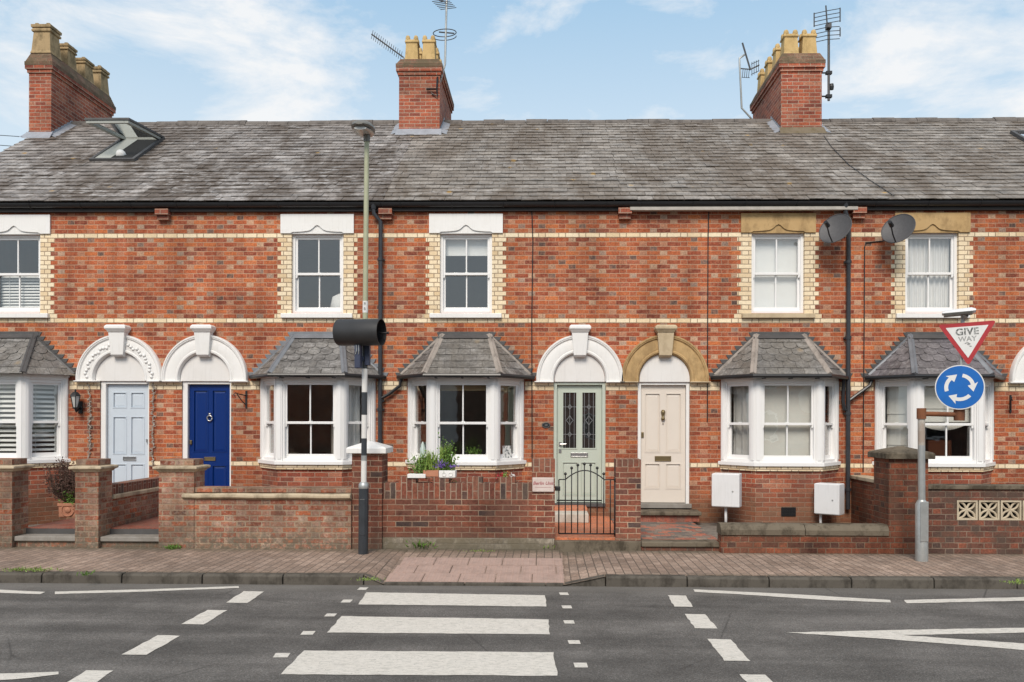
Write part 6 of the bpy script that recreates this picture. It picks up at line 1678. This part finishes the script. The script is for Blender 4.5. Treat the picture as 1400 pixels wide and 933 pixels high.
for k in range(150):
    b_ = k < 100; p = Vector(((cf if b_ else cf2) + rng.gauss(0, .045 if b_ else .03), Yw - .08 + rng.gauss(0, .03), zb_ + .03 + abs(rng.gauss(0, .045 if b_ else .02)))); leaf(mb, p, (rng.uniform(-1, 1), rng.uniform(-1, .2), rng.uniform(0, 1)), .028, .012, rng)
mb.build('purple_flowers', M['purple'], pt)
# small red flowers on the wall
xr_, zr_ = P(690, 651, Yw - .05)
fp = thing('flower_posy', (xr_, Yw - .05, zr_ - .03), 'little posy of red and orange flowers on the brick wall under the bay', 'flowers')
for nm, mt, cxs, n in (('red_petals', 'redflower', -.05, 40), ('orange_petals', 'orangeflower', .05, 24), ('greenery', 'leaf_pale', .0, 60), ('white_petals', 'blind', .10, 24)):
    mb = MB()
    for k in range(n):
        p = Vector((xr_ + cxs + rng.gauss(0, .022 if nm != 'greenery' else .018), Yw - .07 + rng.gauss(0, .02), zr_ + .01 + rng.gauss(0, .022))); leaf(mb, p, (rng.uniform(-1, 1), rng.uniform(-1, .2), rng.uniform(-.6, 1)), .022, .010, rng)
    mb.build(nm, M[mt], fp)
# ornaments inside the middle bay
bF = bay_faces(BC[2])
x, z = P(577, 624, -.30); mb = MB(); mb.lathe([(.045, -.12), (.05, .06), (.035, .08), (.03, .12), (.008, .17)], (x, -.22, BAY_SILL + .17), 12)
thing_mesh(mb, 'ornament', plain('pale_glaze', (.45, .55, .52), .4), 'pale green lidded ornament standing inside the left light of the middle bay window', 'ornament', smooth=40)
x, z = P(693, 618, -.26); pc = MB(text_M((x, -.2, z), (.78, .62, 0), (-.10, .12, 1))); pc.box(-.085, .085, -.12, .10, -.008, .0)
pcm = NG('printed_card'); pcm.col(pcm.mix(pcm.ramp(pcm.noise(26, 4, .6), [(.48, 0.0), (.56, 1.0)]), (.62, .62, .60), (.10, .11, .12))); pcm.set(.6)
thing_mesh(pc, 'picture_card', pcm.mat, 'black and white picture card standing in the right light of the middle bay window', 'picture')
x, z = P(1291, 615, .2); mb = MB(); mb.box(x - .20, x + .20, .35, .65, .75, PZ(602, .35, 1290))
thing_mesh(mb, 'storage_box', plain('orange_fabric', (.50, .17, .08), .8), 'orange brown box seen through the lower pane behind the road sign', 'box', bevel=.02)
# window plants of the middle house, seen through the glass
mb = MB()
for k in range(160):
    cc = P(649, 618, .1) if k < 110 else P(655, 625, .05)
    p = Vector((cc[0] + rng.gauss(0, .07), .05 + rng.gauss(0, .05), cc[1] - .02 + rng.gauss(0, .05))); leaf(mb, p, (rng.uniform(-1, 1), rng.uniform(-1, 1), rng.uniform(-.3, 1)), .05, .018, rng)
thing_mesh(mb, 'house_plant', M['leaf'], 'leafy house plant inside the main light of the middle bay window', 'plant')

# weeds
def weed(px, py, n, h, spx, lab, mat='leaf'):
    x, y = G(px, py, 0); mb = MB(); r_ = random.Random(int(px))
    for k in range(n):
        p = Vector((x + r_.gauss(0, spx), y + r_.gauss(0, .03), .0)); leaf(mb, p + Vector((0, 0, r_.uniform(0, h * .4))), (r_.uniform(-1, 1), r_.uniform(-1, .3), r_.uniform(.1, 1.6)), h * r_.uniform(.4, 1), min(h * .10, .010), r_)
    return thing_mesh(mb, 'weed', M[mat], lab, 'weed', 'weeds along the pavement', loc=(x, y, 0))
weed(578, 750, 320, .13, .07, 'dark green weed tuft at the foot of the brown wall, largest of all')
weed(755, 751, 260, .09, .10, 'bright grass tuft by the left foot of the iron gate', 'leaf_pale')
weed(782, 751, 100, .06, .08, 'small yellowish weed under the middle of the iron gate', 'leaf_pale')
weed(236, 751, 110, .07, .04, 'small weed at the foot of the pillar before the blue door')
weed(658, 755, 60, .04, .10, 'flat weed patch on the tactile paving edge below the posy', 'leaf_pale')
weed(40, 781, 220, .05, .15, 'weed strip on the kerb at far left', 'leaf_pale')
weed(505, 794, 80, .04, .07, 'mossy weed where the kerb drops left of the tactile slabs', 'leaf_pale')
weed(1255, 757, 60, .09, .05, 'weed between the dark pillar and the grey sign post')
weed(1397, 799, 70, .06, .10, 'weed on the kerb at the right picture edge', 'leaf_pale')
weed(118, 788, 30, .07, .04, 'tiny weed growing from the kerb face left of the first zigzag line')

# ------------------------------------------------------------------ across the road (behind the camera, seen in the window glass)
ob = thing('opposite_terrace', (0, -27, 0), 'pale terrace across the road, seen only as reflections in the downstairs windows', 'building')
for k, mt in enumerate(('render', 'dark_brick', 'white', 'facade', 'render', 'bay_brick', 'dark_brick', 'white', 'facade', 'render', 'dark_brick', 'white')):
    MB().quad((24 - k * 4, -25, -.2), (20 - k * 4, -25, -.2), (20 - k * 4, -25, 5.0), (24 - k * 4, -25, 5.0)).build('wall', M[mt], ob)
mb = MB(); mb.quad((-24, -25, -.2), (-24, -32, -.2), (-24, -32, 5), (-24, -25, 5)); mb.quad((24, -32, -.2), (24, -25, -.2), (24, -25, 5), (24, -32, 5))
mb.build('side_wall', M['render'], ob)
mb = MB(); mb.quad((24, -24.7, 4.9), (-24, -24.7, 4.9), (-24, -28.5, 7.4), (24, -28.5, 7.4)); mb.quad((-24, -32.3, 4.9), (24, -32.3, 4.9), (24, -28.5, 7.4), (-24, -28.5, 7.4)); mb.build('roof', M['darklead'], ob)
for k in range(12):
    x = -21 + k * 3.8
    for z in (.9, 3.2):
        fw = MB().ring(x, x + 1.1, z, z + 1.3, .09, -25.0 + .001, -24.95).build('window', M['whitefrm'], ob)
        MB().quad((x + 1.05, -24.985, z + .05), (x + .05, -24.985, z + .05), (x + .05, -24.985, z + 1.25), (x + 1.05, -24.985, z + 1.25)).build('pane', M['dkpane'], fw)
